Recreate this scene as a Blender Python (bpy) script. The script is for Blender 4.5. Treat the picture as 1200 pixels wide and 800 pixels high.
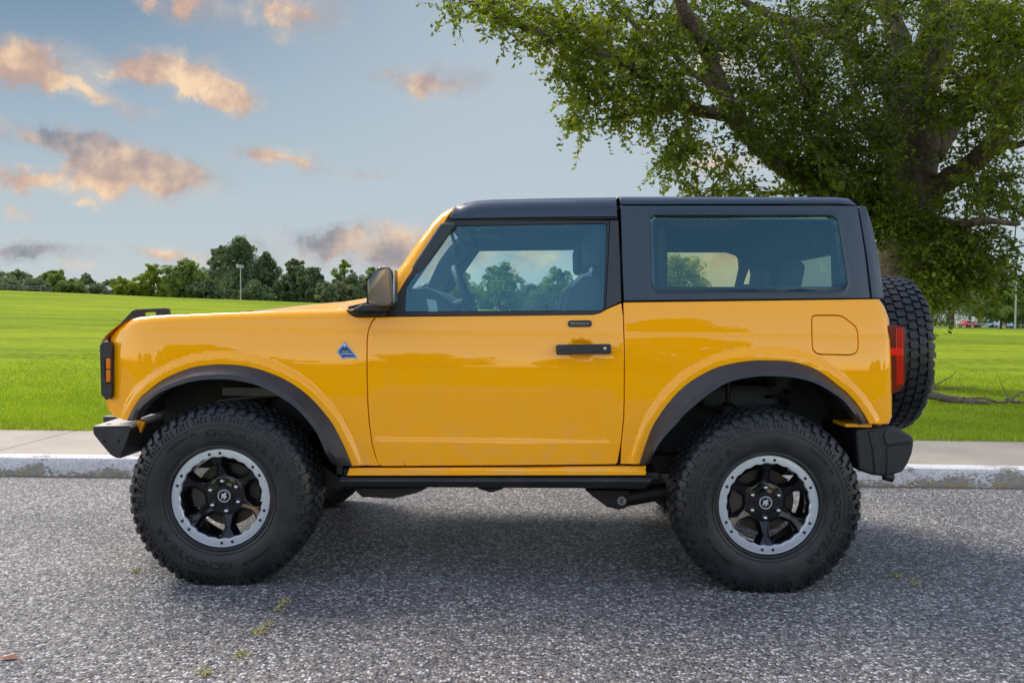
import bpy, bmesh, math, random
import numpy as np
from mathutils import Vector, Matrix
from mathutils.geometry import delaunay_2d_cdt
R = math.radians
rnd = random.Random(7)
nr = np.random.default_rng(11)
scn = bpy.context.scene
for o in list(bpy.data.objects): bpy.data.objects.remove(o)
COL = scn.collection

# ------------------------------------------------------------------ camera
CAM = Vector((0.1174, -4.0372, 1.2742)); YAW, PIT, ROL, FPX = .0099, -.0302, .0104, 1030.
Fw = Vector((-math.sin(YAW)*math.cos(PIT), math.cos(YAW)*math.cos(PIT), math.sin(PIT)))
R0 = Vector((math.cos(YAW), math.sin(YAW), 0)); U0 = R0.cross(Fw)
Rv = R0*math.cos(ROL) + U0*math.sin(ROL); Uv = -R0*math.sin(ROL) + U0*math.cos(ROL)
cd = bpy.data.cameras.new('camera'); cam = bpy.data.objects.new('camera', cd); COL.objects.link(cam)
M = Matrix.Identity(4)
for i in range(3):
    M[i][0] = Rv[i]; M[i][1] = Uv[i]; M[i][2] = -Fw[i]; M[i][3] = CAM[i]
cam.matrix_world = M
cd.sensor_width = 36; cd.lens = FPX/1200*36; cd.clip_start = .05; cd.clip_end = 6000
scn.camera = cam

def ray(px, py):
    return Fw*FPX + Rv*(px-600) - Uv*(py-400)
def P(px, py, Y):                      # measured pixel -> (x, z) on the real plane y = Y
    d = ray(px, py); t = (Y-CAM.y)/d.y
    return (CAM.x+d.x*t, CAM.z+d.z*t)
def PS(px, py, Yf):
    Y = .1
    for _ in range(6):
        x, z = P(px, py, Y); Y = Yf(x, z)
    return (x, z)

# ------------------------------------------------------------------ world, sun, exposure
SUN_EL, SUN_AZ = R(46), R(-48)         # azimuth from +Y towards +X: light comes from far left behind the car
w = bpy.data.worlds.new('World'); scn.world = w; w.use_nodes = True
NT = w.node_tree; NT.nodes.clear()
def N(nt, t, **k):
    n = nt.nodes.new(t)
    for a, b in k.items():
        if a == 'ins':
            for q, v in b.items():
                if hasattr(v, 'links'): nt.links.new(v, n.inputs[q])
                else: n.inputs[q].default_value = v
        else: setattr(n, a, b)
    return n
def mth(nt, op, a, b=0.0, c=None, clamp=False):
    n = nt.nodes.new('ShaderNodeMath'); n.operation = op; n.use_clamp = clamp
    for i, v in enumerate((a, b, c)):
        if v is None: continue
        if hasattr(v, 'links'): nt.links.new(v, n.inputs[i])
        else: n.inputs[i].default_value = v
    return n.outputs[0]
def mixc(nt, f, a, b, mode='MIX'):
    n = nt.nodes.new('ShaderNodeMix'); n.data_type = 'RGBA'; n.blend_type = mode; n.clamp_factor = True
    for i, v in ((0, f), (6, a), (7, b)):
        if hasattr(v, 'links'): nt.links.new(v, n.inputs[i])
        else:
            n.inputs[i].default_value = v if i == 0 else (*v[:3], 1)
    return n.outputs[2]
def mrange(nt, v, a, b, c=0., d=1., smooth=True):
    n = nt.nodes.new('ShaderNodeMapRange'); n.interpolation_type = 'SMOOTHSTEP' if smooth else 'LINEAR'; n.clamp = True if not smooth else n.clamp
    nt.links.new(v, n.inputs[0]); n.inputs[1].default_value = a; n.inputs[2].default_value = b
    n.inputs[3].default_value = c; n.inputs[4].default_value = d
    return n.outputs[0]
def lin(c):                            # display 0-255 -> linear
    return tuple(((v/255+.055)/1.055)**2.4 if v > 10 else v/255/12.92 for v in c)
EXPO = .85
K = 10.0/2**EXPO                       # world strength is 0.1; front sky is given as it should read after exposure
sky = N(NT, 'ShaderNodeTexSky', sky_type='NISHITA', sun_disc=False, sun_elevation=SUN_EL, sun_rotation=SUN_AZ, air_density=1.2, dust_density=.6, ozone_density=1.6)
tc = N(NT, 'ShaderNodeTexCoord')
sep = N(NT, 'ShaderNodeSeparateXYZ', ins={0: tc.outputs['Generated']})
dx, dy, dz = sep.outputs
sy = mth(NT, 'MAXIMUM', dy, .05)
u_ = mth(NT, 'DIVIDE', dx, sy); v_ = mth(NT, 'DIVIDE', dz, sy)
def scl(c, k=K): return tuple(v*k for v in lin(c))
ramp = N(NT, 'ShaderNodeValToRGB', ins={0: mrange(NT, v_, 0., .42, smooth=False)})
els = ramp.color_ramp.elements
stops = [(0, (203, 205, 203)), (.12, (194, 205, 209)), (.3, (184, 200, 208)), (.6, (156, 178, 196)), (.85, (122, 150, 175)), (1, (101, 131, 162))]
els[0].position = 0; els[1].position = 1
for p_, c_ in stops[1:-1]: els.new(p_)
for e_, (p_, c_) in zip(els, stops): e_.position = p_; e_.color = (*lin(c_), 1)
rampk = mixc(NT, 1.0, ramp.outputs[0], (1, 1, 1), 'MULTIPLY')
vs = N(NT, 'ShaderNodeVectorMath', operation='SCALE', ins={0: rampk, 'Scale': K})
# towards the right the sky pales
rightpale = mixc(NT, mth(NT, 'MULTIPLY', mrange(NT, u_, -.52, .05), .78), vs.outputs[0], scl((188, 201, 211)))
# clouds, anchored by direction (u = x/y, v = z/y)
cuv = N(NT, 'ShaderNodeCombineXYZ', ins={0: u_, 1: v_, 2: 0.})
nz1 = N(NT, 'ShaderNodeTexNoise', ins={'Vector': cuv.outputs[0], 'Scale': 15., 'Detail': 9., 'Roughness': .64, 'Distortion': .4})
nz2 = N(NT, 'ShaderNodeTexNoise', ins={'Vector': cuv.outputs[0], 'Scale': 5., 'Detail': 3., 'Roughness': .5})
warp = N(NT, 'ShaderNodeVectorMath', operation='SUBTRACT', ins={0: nz1.outputs['Color'], 1: (.5, .5, .5)})
warp2 = N(NT, 'ShaderNodeVectorMath', operation='MULTIPLY_ADD', ins={0: warp.outputs[0], 1: (.10, .06, 0), 2: cuv.outputs[0]})
clouds = [  # px, py, half width, half height, tilt deg, strength, greyness
 (45, 78, 62, 25, 8, 1, .15), (110, 112, 60, 9, 18, .95, 0), (165, 85, 48, 10, 3, .9, .15), (228, 92, 55, 20, 14, 1.1, .3), (265, 108, 38, 14, 10, 1, .1),
 (222, 8, 40, 18, 12, 1.05, 0), (345, 12, 50, 26, 14, 1.1, .1), (505, 92, 55, 14, 0, 1.1, .45),
 (40, 155, 75, 12, 6, .95, 1), (125, 185, 70, 22, 14, 1.15, .6), (150, 212, 70, 22, 3, 1.3, 0), (30, 210, 46, 12, 6, 1.05, 0), (15, 251, 26, 8, 4, .9, 0), (210, 200, 50, 15, 3, .7, .9), (103, 243, 16, 6, 8, .8, 0),
 (318, 182, 45, 9, 8, 1.05, .3), (352, 192, 14, 7, 20, .7, 1), (40, 298, 60, 8, -4, .9, 1.0), (210, 300, 42, 9, 0, .95, .3), (420, 288, 88, 19, 3, 1.2, .75), (90, 311, 20, 5, 0, .6, 0),
 (855, 192, 60, 14, -3, .8, 0), (1120, 120, 60, 40, 0, .7, .1), (650, 62, 22, 12, 20, .9, 0), (600, 302, 105, 26, 0, 1.1, .12), (830, 60, 80, 30, 10, .7, .05), (430, 200, 40, 7, 0, .35, .4), (860, 305, 70, 18, -12, .9, .1)]
dens = None; grey = None
for (px, py, hw, hh, tilt, st, gy) in clouds:
    d = ray(px, py); cu, cv = d.x/d.y, d.z/d.y
    a = N(NT, 'ShaderNodeVectorMath', operation='SUBTRACT', ins={0: warp2.outputs[0], 1: (cu, cv, 0)})
    b = N(NT, 'ShaderNodeVectorRotate', rotation_type='Z_AXIS', ins={0: a.outputs[0], 'Angle': R(tilt)})
    c = N(NT, 'ShaderNodeVectorMath', operation='MULTIPLY', ins={0: b.outputs[0], 1: (FPX/hw/1.6, FPX/hh/1.7, 0)})
    l = N(NT, 'ShaderNodeVectorMath', operation='LENGTH', ins={0: c.outputs[0]})
    f = mrange(NT, l.outputs['Value'], 0., 1.25, st, 0.)
    dens = f if dens is None else mth(NT, 'ADD', dens, f)
    if gy > 0:
        g = mth(NT, 'MULTIPLY', f, gy); grey = g if grey is None else mth(NT, 'ADD', grey, g)
front = mrange(NT, dy, .05, .3)
tex = mth(NT, 'ADD', mth(NT, 'MULTIPLY', nz1.outputs[0], 1.5), mth(NT, 'MULTIPLY', nz2.outputs[0], .5))
dd = mth(NT, 'ADD', mth(NT, 'MULTIPLY', dens, 1.15), mth(NT, 'MULTIPLY', mth(NT, 'SUBTRACT', tex, 1.32), 2.0))
veil = mth(NT, 'MULTIPLY', mrange(NT, dd, -.75, .35), .34)
alpha = mth(NT, 'MULTIPLY', mth(NT, 'MAXIMUM', mrange(NT, dd, -.12, .66), veil), mth(NT, 'MULTIPLY', mrange(NT, dens, .03, .30), front))
gfac = mth(NT, 'DIVIDE', grey, mth(NT, 'MAXIMUM', dens, .05))
# under-lit: the shadow side of each puff follows the noise, the sunset side glows
nz3 = N(NT, 'ShaderNodeTexNoise', ins={'Vector': cuv.outputs[0], 'Scale': 17., 'Detail': 5., 'Roughness': .55})
lit = mixc(NT, mrange(NT, nz3.outputs[0], .38, .66), scl((214, 176, 154)), scl((255, 222, 182)))
gcol = mixc(NT, mrange(NT, nz3.outputs[0], .35, .7), scl((136, 141, 152)), scl((190, 176, 172)))
gf = mth(NT, 'ADD', gfac, mth(NT, 'MULTIPLY', mth(NT, 'SUBTRACT', nz3.outputs[0], .5), -1.6), clamp=True)
ccol = mixc(NT, gf, lit, gcol)
frontsky = mixc(NT, mth(NT, 'MULTIPLY', alpha, .92), rightpale, ccol)
# sky behind and above the camera, brightened and warmed to light the near side
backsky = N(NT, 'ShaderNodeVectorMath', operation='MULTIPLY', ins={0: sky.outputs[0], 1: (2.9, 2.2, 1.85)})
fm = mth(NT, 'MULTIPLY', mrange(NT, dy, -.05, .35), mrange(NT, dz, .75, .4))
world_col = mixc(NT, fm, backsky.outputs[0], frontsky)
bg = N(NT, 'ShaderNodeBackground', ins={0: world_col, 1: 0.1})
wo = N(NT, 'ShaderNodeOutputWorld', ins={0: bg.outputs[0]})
sd = bpy.data.lights.new('sun', 'SUN'); sun = bpy.data.objects.new('sun', sd); COL.objects.link(sun)
sd.energy = 2.35; sd.angle = R(27); sd.color = (1, .93, .82)
sdir = Vector((math.sin(SUN_AZ)*math.cos(SUN_EL), math.cos(SUN_AZ)*math.cos(SUN_EL), math.sin(SUN_EL)))
sun.rotation_euler = sdir.to_track_quat('Z', 'Y').to_euler()
scn.view_settings.view_transform = 'Standard'; scn.view_settings.look = 'None'
scn.view_settings.gamma = 1; scn.view_settings.exposure = EXPO; scn.view_settings.use_curve_mapping = False
scn.render.engine = 'CYCLES'
scn.cycles.max_bounces = 10; scn.cycles.transparent_max_bounces = 24; scn.cycles.glossy_bounces = 5

# ------------------------------------------------------------------ materials
def mat(name, col=(.5, .5, .5), rough=.5, metal=0., spec=.5, coat=0., coat_rough=.03, noise=0., nscale=40., bump=0., bscale=200., trans=0., emis=None, coat_ior=1.5):
    m = bpy.data.materials.new(name); m.use_nodes = True
    nt = m.node_tree; b = nt.nodes['Principled BSDF']
    b.inputs['Base Color'].default_value = (*col, 1); b.inputs['Roughness'].default_value = rough
    b.inputs['Metallic'].default_value = metal; b.inputs['Specular IOR Level'].default_value = spec
    b.inputs['Coat Weight'].default_value = coat; b.inputs['Coat Roughness'].default_value = coat_rough; b.inputs['Coat IOR'].default_value = coat_ior
    if emis: b.inputs['Emission Color'].default_value = (*emis[:3], 1); b.inputs['Emission Strength'].default_value = emis[3]
    t = nt.nodes.new('ShaderNodeTexCoord')
    if noise > 0:
        n = N(nt, 'ShaderNodeTexNoise', ins={'Vector': t.outputs['Object'], 'Scale': nscale, 'Detail': 5.})
        c = mixc(nt, mrange(nt, n.outputs[0], .3, .7), tuple(v*(1-noise) for v in col), tuple(min(1, v*(1+noise)) for v in col))
        nt.links.new(c, b.inputs['Base Color'])
        nt.links.new(mrange(nt, n.outputs[0], .2, .8, rough*.85, min(1, rough*1.15)), b.inputs['Roughness'])
    if bump > 0:
        n = N(nt, 'ShaderNodeTexNoise', ins={'Vector': t.outputs['Object'], 'Scale': bscale, 'Detail': 3.})
        bp = N(nt, 'ShaderNodeBump', ins={'Strength': bump, 'Distance': .002, 'Height': n.outputs[0]})
        nt.links.new(bp.outputs[0], b.inputs['Normal'])
    return m
PAINT = mat('orange_paint', (1.0, .42, .0), .5, 0, .02, 1., .02, coat_ior=1.52)
BLACKP = mat('black_textured_plastic', (.011, .013, .016), .48, 0, .5, noise=.15, bump=.25, bscale=900)
FLARE = mat('flare_plastic', (.018, .020, .024), .42, noise=.12, bump=.15, bscale=900)
HARD = mat('grey_hardtop', (.022, .040, .064), .34, 0, .5, noise=.05, bump=.12, bscale=700)
ROOFT = mat('dark_roof_trim', (.02, .022, .026), .25)
GLOSSB = mat('gloss_black', (.004, .005, .007), .10, 0, .45)
RUBBER = mat('tyre_rubber', (.008, .011, .014), .46, 0, .5, noise=.4, nscale=14, bump=.2, bscale=500)
LETTER = mat('tyre_letters', (.005, .006, .007), .28)
RINGM = mat('grey_metal_ring', (.52, .58, .64), .30, .5)
STEEL = mat('steel', (.55, .55, .56), .28, 1.)
MIRRM = mat('mirror_housing', (.024, .024, .024), .22, 0, .6, 1., .12)
BRAKE = mat('brake_disc', (.045, .04, .03), .55, .5, noise=.3, nscale=30)
UNDER = mat('underbody_black', (.006, .006, .007), .6, noise=.3, nscale=12)
LINER = mat('wheel_liner', (.020, .023, .026), .7, noise=.25, nscale=10)
INTR = mat('interior_trim', (.026, .04, .05), .6, noise=.1)
INTD = mat('interior_dark', (.03, .036, .042), .65)
SEAT = mat('seat_fabric', (.06, .075, .085), .75, noise=.2, nscale=60)
SEATL = mat('seat_piping', (.55, .6, .58), .6)
AMBER = mat('amber_lens', (.75, .17, .01), .15, 0, .5, 1.)
REDL = mat('red_lens', (.45, .0, .004), .14, 0, .3, .3)
REDD = mat('dark_red_lens', (.14, .0, .008), .14, 0, .3, .4)
REDB = mat('bright_red_lens', (.85, .004, .008), .14, 0, .3, .3)
WHITEP = mat('white_paint', (.75, .76, .76), .4)
BLUEB = mat('badge_blue', (.03, .16, .50), .3)
NAVY = mat('badge_navy', (.01, .03, .09), .3)
LGREY = mat('light_grey_print', (.45, .47, .5), .4)
def weather(m, dirt, amount, scale, zlo=None, zhi=None):
    nt = m.node_tree; b = nt.nodes['Principled BSDF']; t = nt.nodes.new('ShaderNodeTexCoord')
    n = N(nt, 'ShaderNodeTexNoise', ins={'Vector': t.outputs['Object'], 'Scale': scale, 'Detail': 7., 'Roughness': .65})
    f = mth(nt, 'MULTIPLY', mrange(nt, n.outputs[0], .42, .72), amount)
    if zlo is not None:
        sz = N(nt, 'ShaderNodeSeparateXYZ', ins={0: t.outputs['Object']}); f = mth(nt, 'MULTIPLY', f, mrange(nt, sz.outputs[2], zlo, zhi, 1., .12))
    L_ = b.inputs['Base Color'].links; src = L_[0].from_socket if L_ else tuple(b.inputs['Base Color'].default_value)[:3]
    nt.links.new(mixc(nt, f, src, dirt), b.inputs['Base Color'])
weather(PAINT, (.50, .38, .22), .28, 9., .52, .85)
weather(RUBBER, (.06, .053, .043), .26, 11.)
weather(FLARE, (.10, .09, .075), .22, 7.)
def glass(name, tint, fl=1.0, extra=0.0, ior=1.5):
    m = bpy.data.materials.new(name); m.use_nodes = True; nt = m.node_tree; nt.nodes.clear()
    fr = N(nt, 'ShaderNodeFresnel', ins={0: ior})
    f = mth(nt, 'ADD', mth(nt, 'MULTIPLY', fr.outputs[0], fl), extra, clamp=True)
    t = N(nt, 'ShaderNodeBsdfTransparent', ins={0: (*tint, 1)})
    g = N(nt, 'ShaderNodeBsdfGlossy', ins={'Color': (.38, .82, 1, 1), 'Roughness': .0})
    mx = N(nt, 'ShaderNodeMixShader', ins={0: f, 1: t.outputs[0], 2: g.outputs[0]})
    N(nt, 'ShaderNodeOutputMaterial', ins={0: mx.outputs[0]})
    return m
GLASS = glass('clear_glass', (.74, .93, .93), 1.5, .05)
GLASSD = glass('tinted_glass', (.76, .80, .55), 1.2, .015, 1.6)

GLASSR = glass('rear_privacy_glass', (.30, .38, .38), 1.0, .01)
WSGLASS = glass('windscreen_glass', (.80, .92, .92), .25, .01)
def terrain_z(x, y):
    t = max(0., y-4.2)
    z110 = 1.75-.03*max(-160, min(62, x))
    if y <= 110: return .135+(z110-.135)*(t/105.8)
    return z110-.004*(y-110)

def tone_mat(name, cols, trans=.35, rough=.55, attr='tone'):
    """foliage: per-leaf tone attribute picks between real leaf colours, some light passes through"""
    m = bpy.data.materials.new(name); m.use_nodes = True; nt = m.node_tree; nt.nodes.clear()
    a = N(nt, 'ShaderNodeAttribute', attribute_name=attr)
    r = N(nt, 'ShaderNodeValToRGB', ins={0: a.outputs['Fac']})
    e = r.color_ramp.elements; e[0].color = (*cols[0], 1); e[1].color = (*cols[-1], 1)
    for i, c in enumerate(cols[1:-1]):
        k = e.new((i+1)/(len(cols)-1)); k.color = (*c, 1)
    d = N(nt, 'ShaderNodeBsdfPrincipled', ins={'Base Color': r.outputs[0], 'Roughness': rough, 'Specular IOR Level': .35})
    tr = N(nt, 'ShaderNodeVectorMath', operation='MULTIPLY', ins={0: r.outputs[0], 1: (1.5, 1.5, .6)})
    t = N(nt, 'ShaderNodeBsdfTranslucent', ins={0: tr.outputs[0]})
    mx = N(nt, 'ShaderNodeMixShader', ins={0: trans, 1: d.outputs[0], 2: t.outputs[0]})
    N(nt, 'ShaderNodeOutputMaterial', ins={0: mx.outputs[0]})
    return m
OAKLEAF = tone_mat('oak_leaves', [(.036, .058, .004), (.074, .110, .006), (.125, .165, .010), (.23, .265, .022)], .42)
DARKGRN = tone_mat('dark_evergreen', [(.055, .095, .045), (.095, .145, .065), (.14, .195, .09)], .2)
MIDGRN = tone_mat('mid_green_leaves', [(.08, .13, .035), (.13, .20, .045), (.20, .27, .06)], .3)
YELGRN = tone_mat('yellow_green_leaves', [(.12, .18, .015), (.20, .27, .025), (.30, .36, .045)], .35)
GREYGRN = tone_mat('grey_green_leaves', [(.085, .12, .07), (.13, .17, .09), (.18, .22, .12)], .25)
BARK = mat('bark', (.085, .065, .045), .9, noise=.45, nscale=9, bump=1., bscale=30)
BARK.node_tree.nodes['Bump'].inputs['Distance'].default_value = .05

# ------------------------------------------------------------------ mesh helpers
def tag(o, label=None, cat=None, group=None, kind=None):
    if label: o['label'] = label
    if cat: o['category'] = cat
    if group: o['group'] = group
    if kind: o['kind'] = kind
    return o
def link(o, parent=None):
    COL.objects.link(o)
    if parent is not None:
        o.parent = parent; o.matrix_parent_inverse = parent_inv(parent)
    return o
def parent_inv(p):
    m = Matrix.Identity(4)
    q = p
    while q is not None:
        m = q.matrix_parent_inverse @ q.matrix_basis @ m if q.parent is None else (q.matrix_parent_inverse @ q.matrix_basis) @ m
        q = q.parent
    return m.inverted()
def empty(name, loc=(0, 0, 0), rz=0.):
    o = bpy.data.objects.new(name, None); COL.objects.link(o); o.location = loc; o.rotation_euler.z = rz; o.empty_display_size = .2
    return o
class MB:
    def __init__(s): s.v = []; s.f = []; s.m = []; s.cur = 0
    def add(s, vs, fs):
        o = len(s.v); s.v += [tuple(v) for v in vs]; s.f += [tuple(i+o for i in f) for f in fs]; s.m += [s.cur]*len(fs)
    def box(s, x0, x1, y0, y1, z0, z1, T=None):
        vs = [Vector((x, y, z)) for x in (x0, x1) for y in (y0, y1) for z in (z0, z1)]
        if T: vs = [T @ v for v in vs]
        s.add(vs, [(0, 1, 3, 2), (4, 6, 7, 5), (0, 4, 5, 1), (2, 3, 7, 6), (0, 2, 6, 4), (1, 5, 7, 3)])
    def tube(s, pts, rad, n=10, cap=True):
        pts = [Vector(p) for p in pts]
        if not hasattr(rad, '__len__'): rad = [rad]*len(pts)
        rings = []; up = None
        for i, p in enumerate(pts):
            t = (pts[min(i+1, len(pts)-1)]-pts[max(i-1, 0)]).normalized()
            if up is None:
                up = Vector((0, 0, 1)) if abs(t.z) < .9 else Vector((1, 0, 0))
            a = (up-t*up.dot(t)).normalized(); up = a; b = t.cross(a)
            rings.append([p+(a*math.cos(2*math.pi*k/n)+b*math.sin(2*math.pi*k/n))*rad[i] for k in range(n)])
        fs = []
        for i in range(len(pts)-1):
            for k in range(n):
                fs.append((i*n+k, i*n+(k+1) % n, (i+1)*n+(k+1) % n, (i+1)*n+k))
        if cap: fs += [tuple(range(n))[::-1], tuple((len(pts)-1)*n+k for k in range(n))]
        s.add([v for r in rings for v in r], fs)
    def prism(s, poly, y0, y1, T=None):        # poly in (x, z), extruded along y
        n = len(poly)
        A = sum(poly[i][0]*poly[(i+1) % n][1]-poly[(i+1) % n][0]*poly[i][1] for i in range(n))
        if A < 0: poly = poly[::-1]
        vs = [Vector((x, y0, z)) for x, z in poly]+[Vector((x, y1, z)) for x, z in poly]
        if T: vs = [T @ v for v in vs]
        s.add(vs, [tuple(range(n)), tuple(range(n, 2*n))[::-1]]+[(i, i+n, (i+1) % n+n, (i+1) % n) for i in range(n)])
    def prism_ax(s, poly, a0, a1, ax):         # poly in the other two axes, extruded along ax
        n = len(poly)
        def mk(p, a):
            return (a, p[0], p[1]) if ax == 0 else ((p[0], a, p[1]) if ax == 1 else (p[0], p[1], a))
        s.add([mk(p, a0) for p in poly]+[mk(p, a1) for p in poly],
              [tuple(range(n)), tuple(range(n, 2*n))[::-1]]+[(i, i+n, (i+1) % n+n, (i+1) % n) for i in range(n)])
    def lathe(s, prof, c=(0, 0, 0), n=48, closed=False):   # prof: (axial outwards = -y, radius)
        m = len(prof); vs = []
        for k in range(n):
            t = 2*math.pi*k/n
            for a, r in prof: vs.append((c[0]+r*math.cos(t), c[1]-a, c[2]+r*math.sin(t)))
        fs = []
        for k in range(n):
            k2 = (k+1) % n
            for i in range(m if closed else m-1):
                j = (i+1) % m
                fs.append((k*m+i, k*m+j, k2*m+j, k2*m+i))
        s.add(vs, fs)
    def sphere(s, c, r, n=12, m=8):
        vs = []; fs = []
        if not hasattr(r, '__len__'): r = (r, r, r)
        for i in range(m+1):
            for k in range(n):
                ph = math.pi*i/m; t = 2*math.pi*k/n
                vs.append((c[0]+r[0]*math.sin(ph)*math.cos(t), c[1]+r[1]*math.sin(ph)*math.sin(t), c[2]+r[2]*math.cos(ph)))
        for i in range(m):
            for k in range(n): fs.append((i*n+k, (i+1)*n+k, (i+1)*n+(k+1) % n, i*n+(k+1) % n))
        s.add(vs, fs)
    def build(s, name, m, parent=None, smooth=35, bevel=0, seg=2, fix=True):
        me = bpy.data.meshes.new(name); me.from_pydata(s.v, [], s.f)
        for x in (m if isinstance(m, (list, tuple)) else [m]): me.materials.append(x)
        if isinstance(m, (list, tuple)): me.polygons.foreach_set('material_index', s.m)
        if fix:
            b = bmesh.new(); b.from_mesh(me); bmesh.ops.remove_doubles(b, verts=b.verts, dist=1e-5)
            bmesh.ops.recalc_face_normals(b, faces=b.faces); b.to_mesh(me); b.free()
        if smooth:
            me.polygons.foreach_set('use_smooth', [True]*len(me.polygons))
            me.set_sharp_from_angle(angle=R(smooth))
        o = bpy.data.objects.new(name, me); link(o, parent)
        if bevel:
            bv = o.modifiers.new('bevel', 'BEVEL'); bv.width = bevel; bv.segments = seg; bv.limit_method = 'ANGLE'; bv.angle_limit = R(30)
            bv.harden_normals = False
        return o
def resample(pts, sp, closed=True):
    out = []; n = len(pts)
    for i in range(n if closed else n-1):
        a = Vector(pts[i]); b = Vector(pts[(i+1) % n]); L = (b-a).length; k = max(1, int(round(L/sp)))
        for j in range(k): out.append(tuple(a+(b-a)*(j/k)))
    if not closed: out.append(tuple(pts[-1]))
    return out
def spline(pts, n=6):                          # open Catmull-Rom through the points
    out = []; q = [pts[0]]+list(pts)+[pts[-1]]
    for i in range(1, len(q)-2):
        for k in range(n):
            t = k/n; r = []
            for c in range(len(pts[0])):
                a, b, c2, d = q[i-1][c], q[i][c], q[i+1][c], q[i+2][c]
                r.append(.5*((2*b)+(-a+c2)*t+(2*a-5*b+4*c2-d)*t*t+(-a+3*b-3*c2+d)*t**3))
            out.append(tuple(r))
    out.append(tuple(pts[-1])); return out
def roundpoly(pts, rad, k=4):                  # round every corner of a closed polygon (rad scalar or list)
    out = []; n = len(pts)
    for i in range(n):
        r = rad[i] if hasattr(rad, '__len__') else rad
        p = Vector(pts[i]); a = Vector(pts[i-1]); b = Vector(pts[(i+1) % n])
        if r <= 0: out.append(tuple(p)); continue
        da = (a-p); db = (b-p); ra = min(r, da.length*.45); rb = min(r, db.length*.45)
        A = p+da.normalized()*ra; B = p+db.normalized()*rb
        for j in range(k+1):
            t = j/k; out.append(tuple(A*(1-t)**2+p*2*t*(1-t)+B*t*t))
    return out
def area(p): return .5*sum(p[i][0]*p[(i+1) % len(p)][1]-p[(i+1) % len(p)][0]*p[i][1] for i in range(len(p)))
def inpoly(X, Z, poly):
    p = np.array(poly); x0, z0 = p[:, 0], p[:, 1]; x1, z1 = np.roll(x0, -1), np.roll(z0, -1)
    c = np.zeros(X.shape, bool)
    for i in range(len(p)):
        if z0[i] == z1[i]: continue
        m = ((z0[i] > Z) != (z1[i] > Z)) & (X < (x1[i]-x0[i])*(Z-z0[i])/(z1[i]-z0[i])+x0[i]); c ^= m
    return c
def polydist(X, Z, pl, closed=True):
    p = np.array(pl, float); q = np.roll(p, -1, 0)
    if not closed: p, q = p[:-1], q[:-1]
    best = np.full(np.shape(X), 1e9)
    for a, b in zip(p, q):
        d = b-a; L = max(1e-12, d@d)
        t = np.clip(((X-a[0])*d[0]+(Z-a[1])*d[1])/L, 0, 1)
        best = np.minimum(best, np.hypot(X-a[0]-t*d[0], Z-a[1]-t*d[1]))
    return best
def offset_loop(p, d):                         # CCW loop moved outwards by d
    n = len(p); out = []; nn = []
    for i in range(n):
        a = Vector(p[i-1]); b = Vector(p[i]); c = Vector(p[(i+1) % n])
        e1 = (b-a).normalized(); e2 = (c-b).normalized()
        n1 = Vector((e1.y, -e1.x)); n2 = Vector((e2.y, -e2.x)); m = (n1+n2)
        m = m.normalized() if m.length > 1e-6 else n1
        k = 1/max(.5, m.dot(n1))
        out.append((b.x+m.x*d*k, b.y+m.y*d*k)); nn.append(m)
    return out, nn
WID = 1.95
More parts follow.
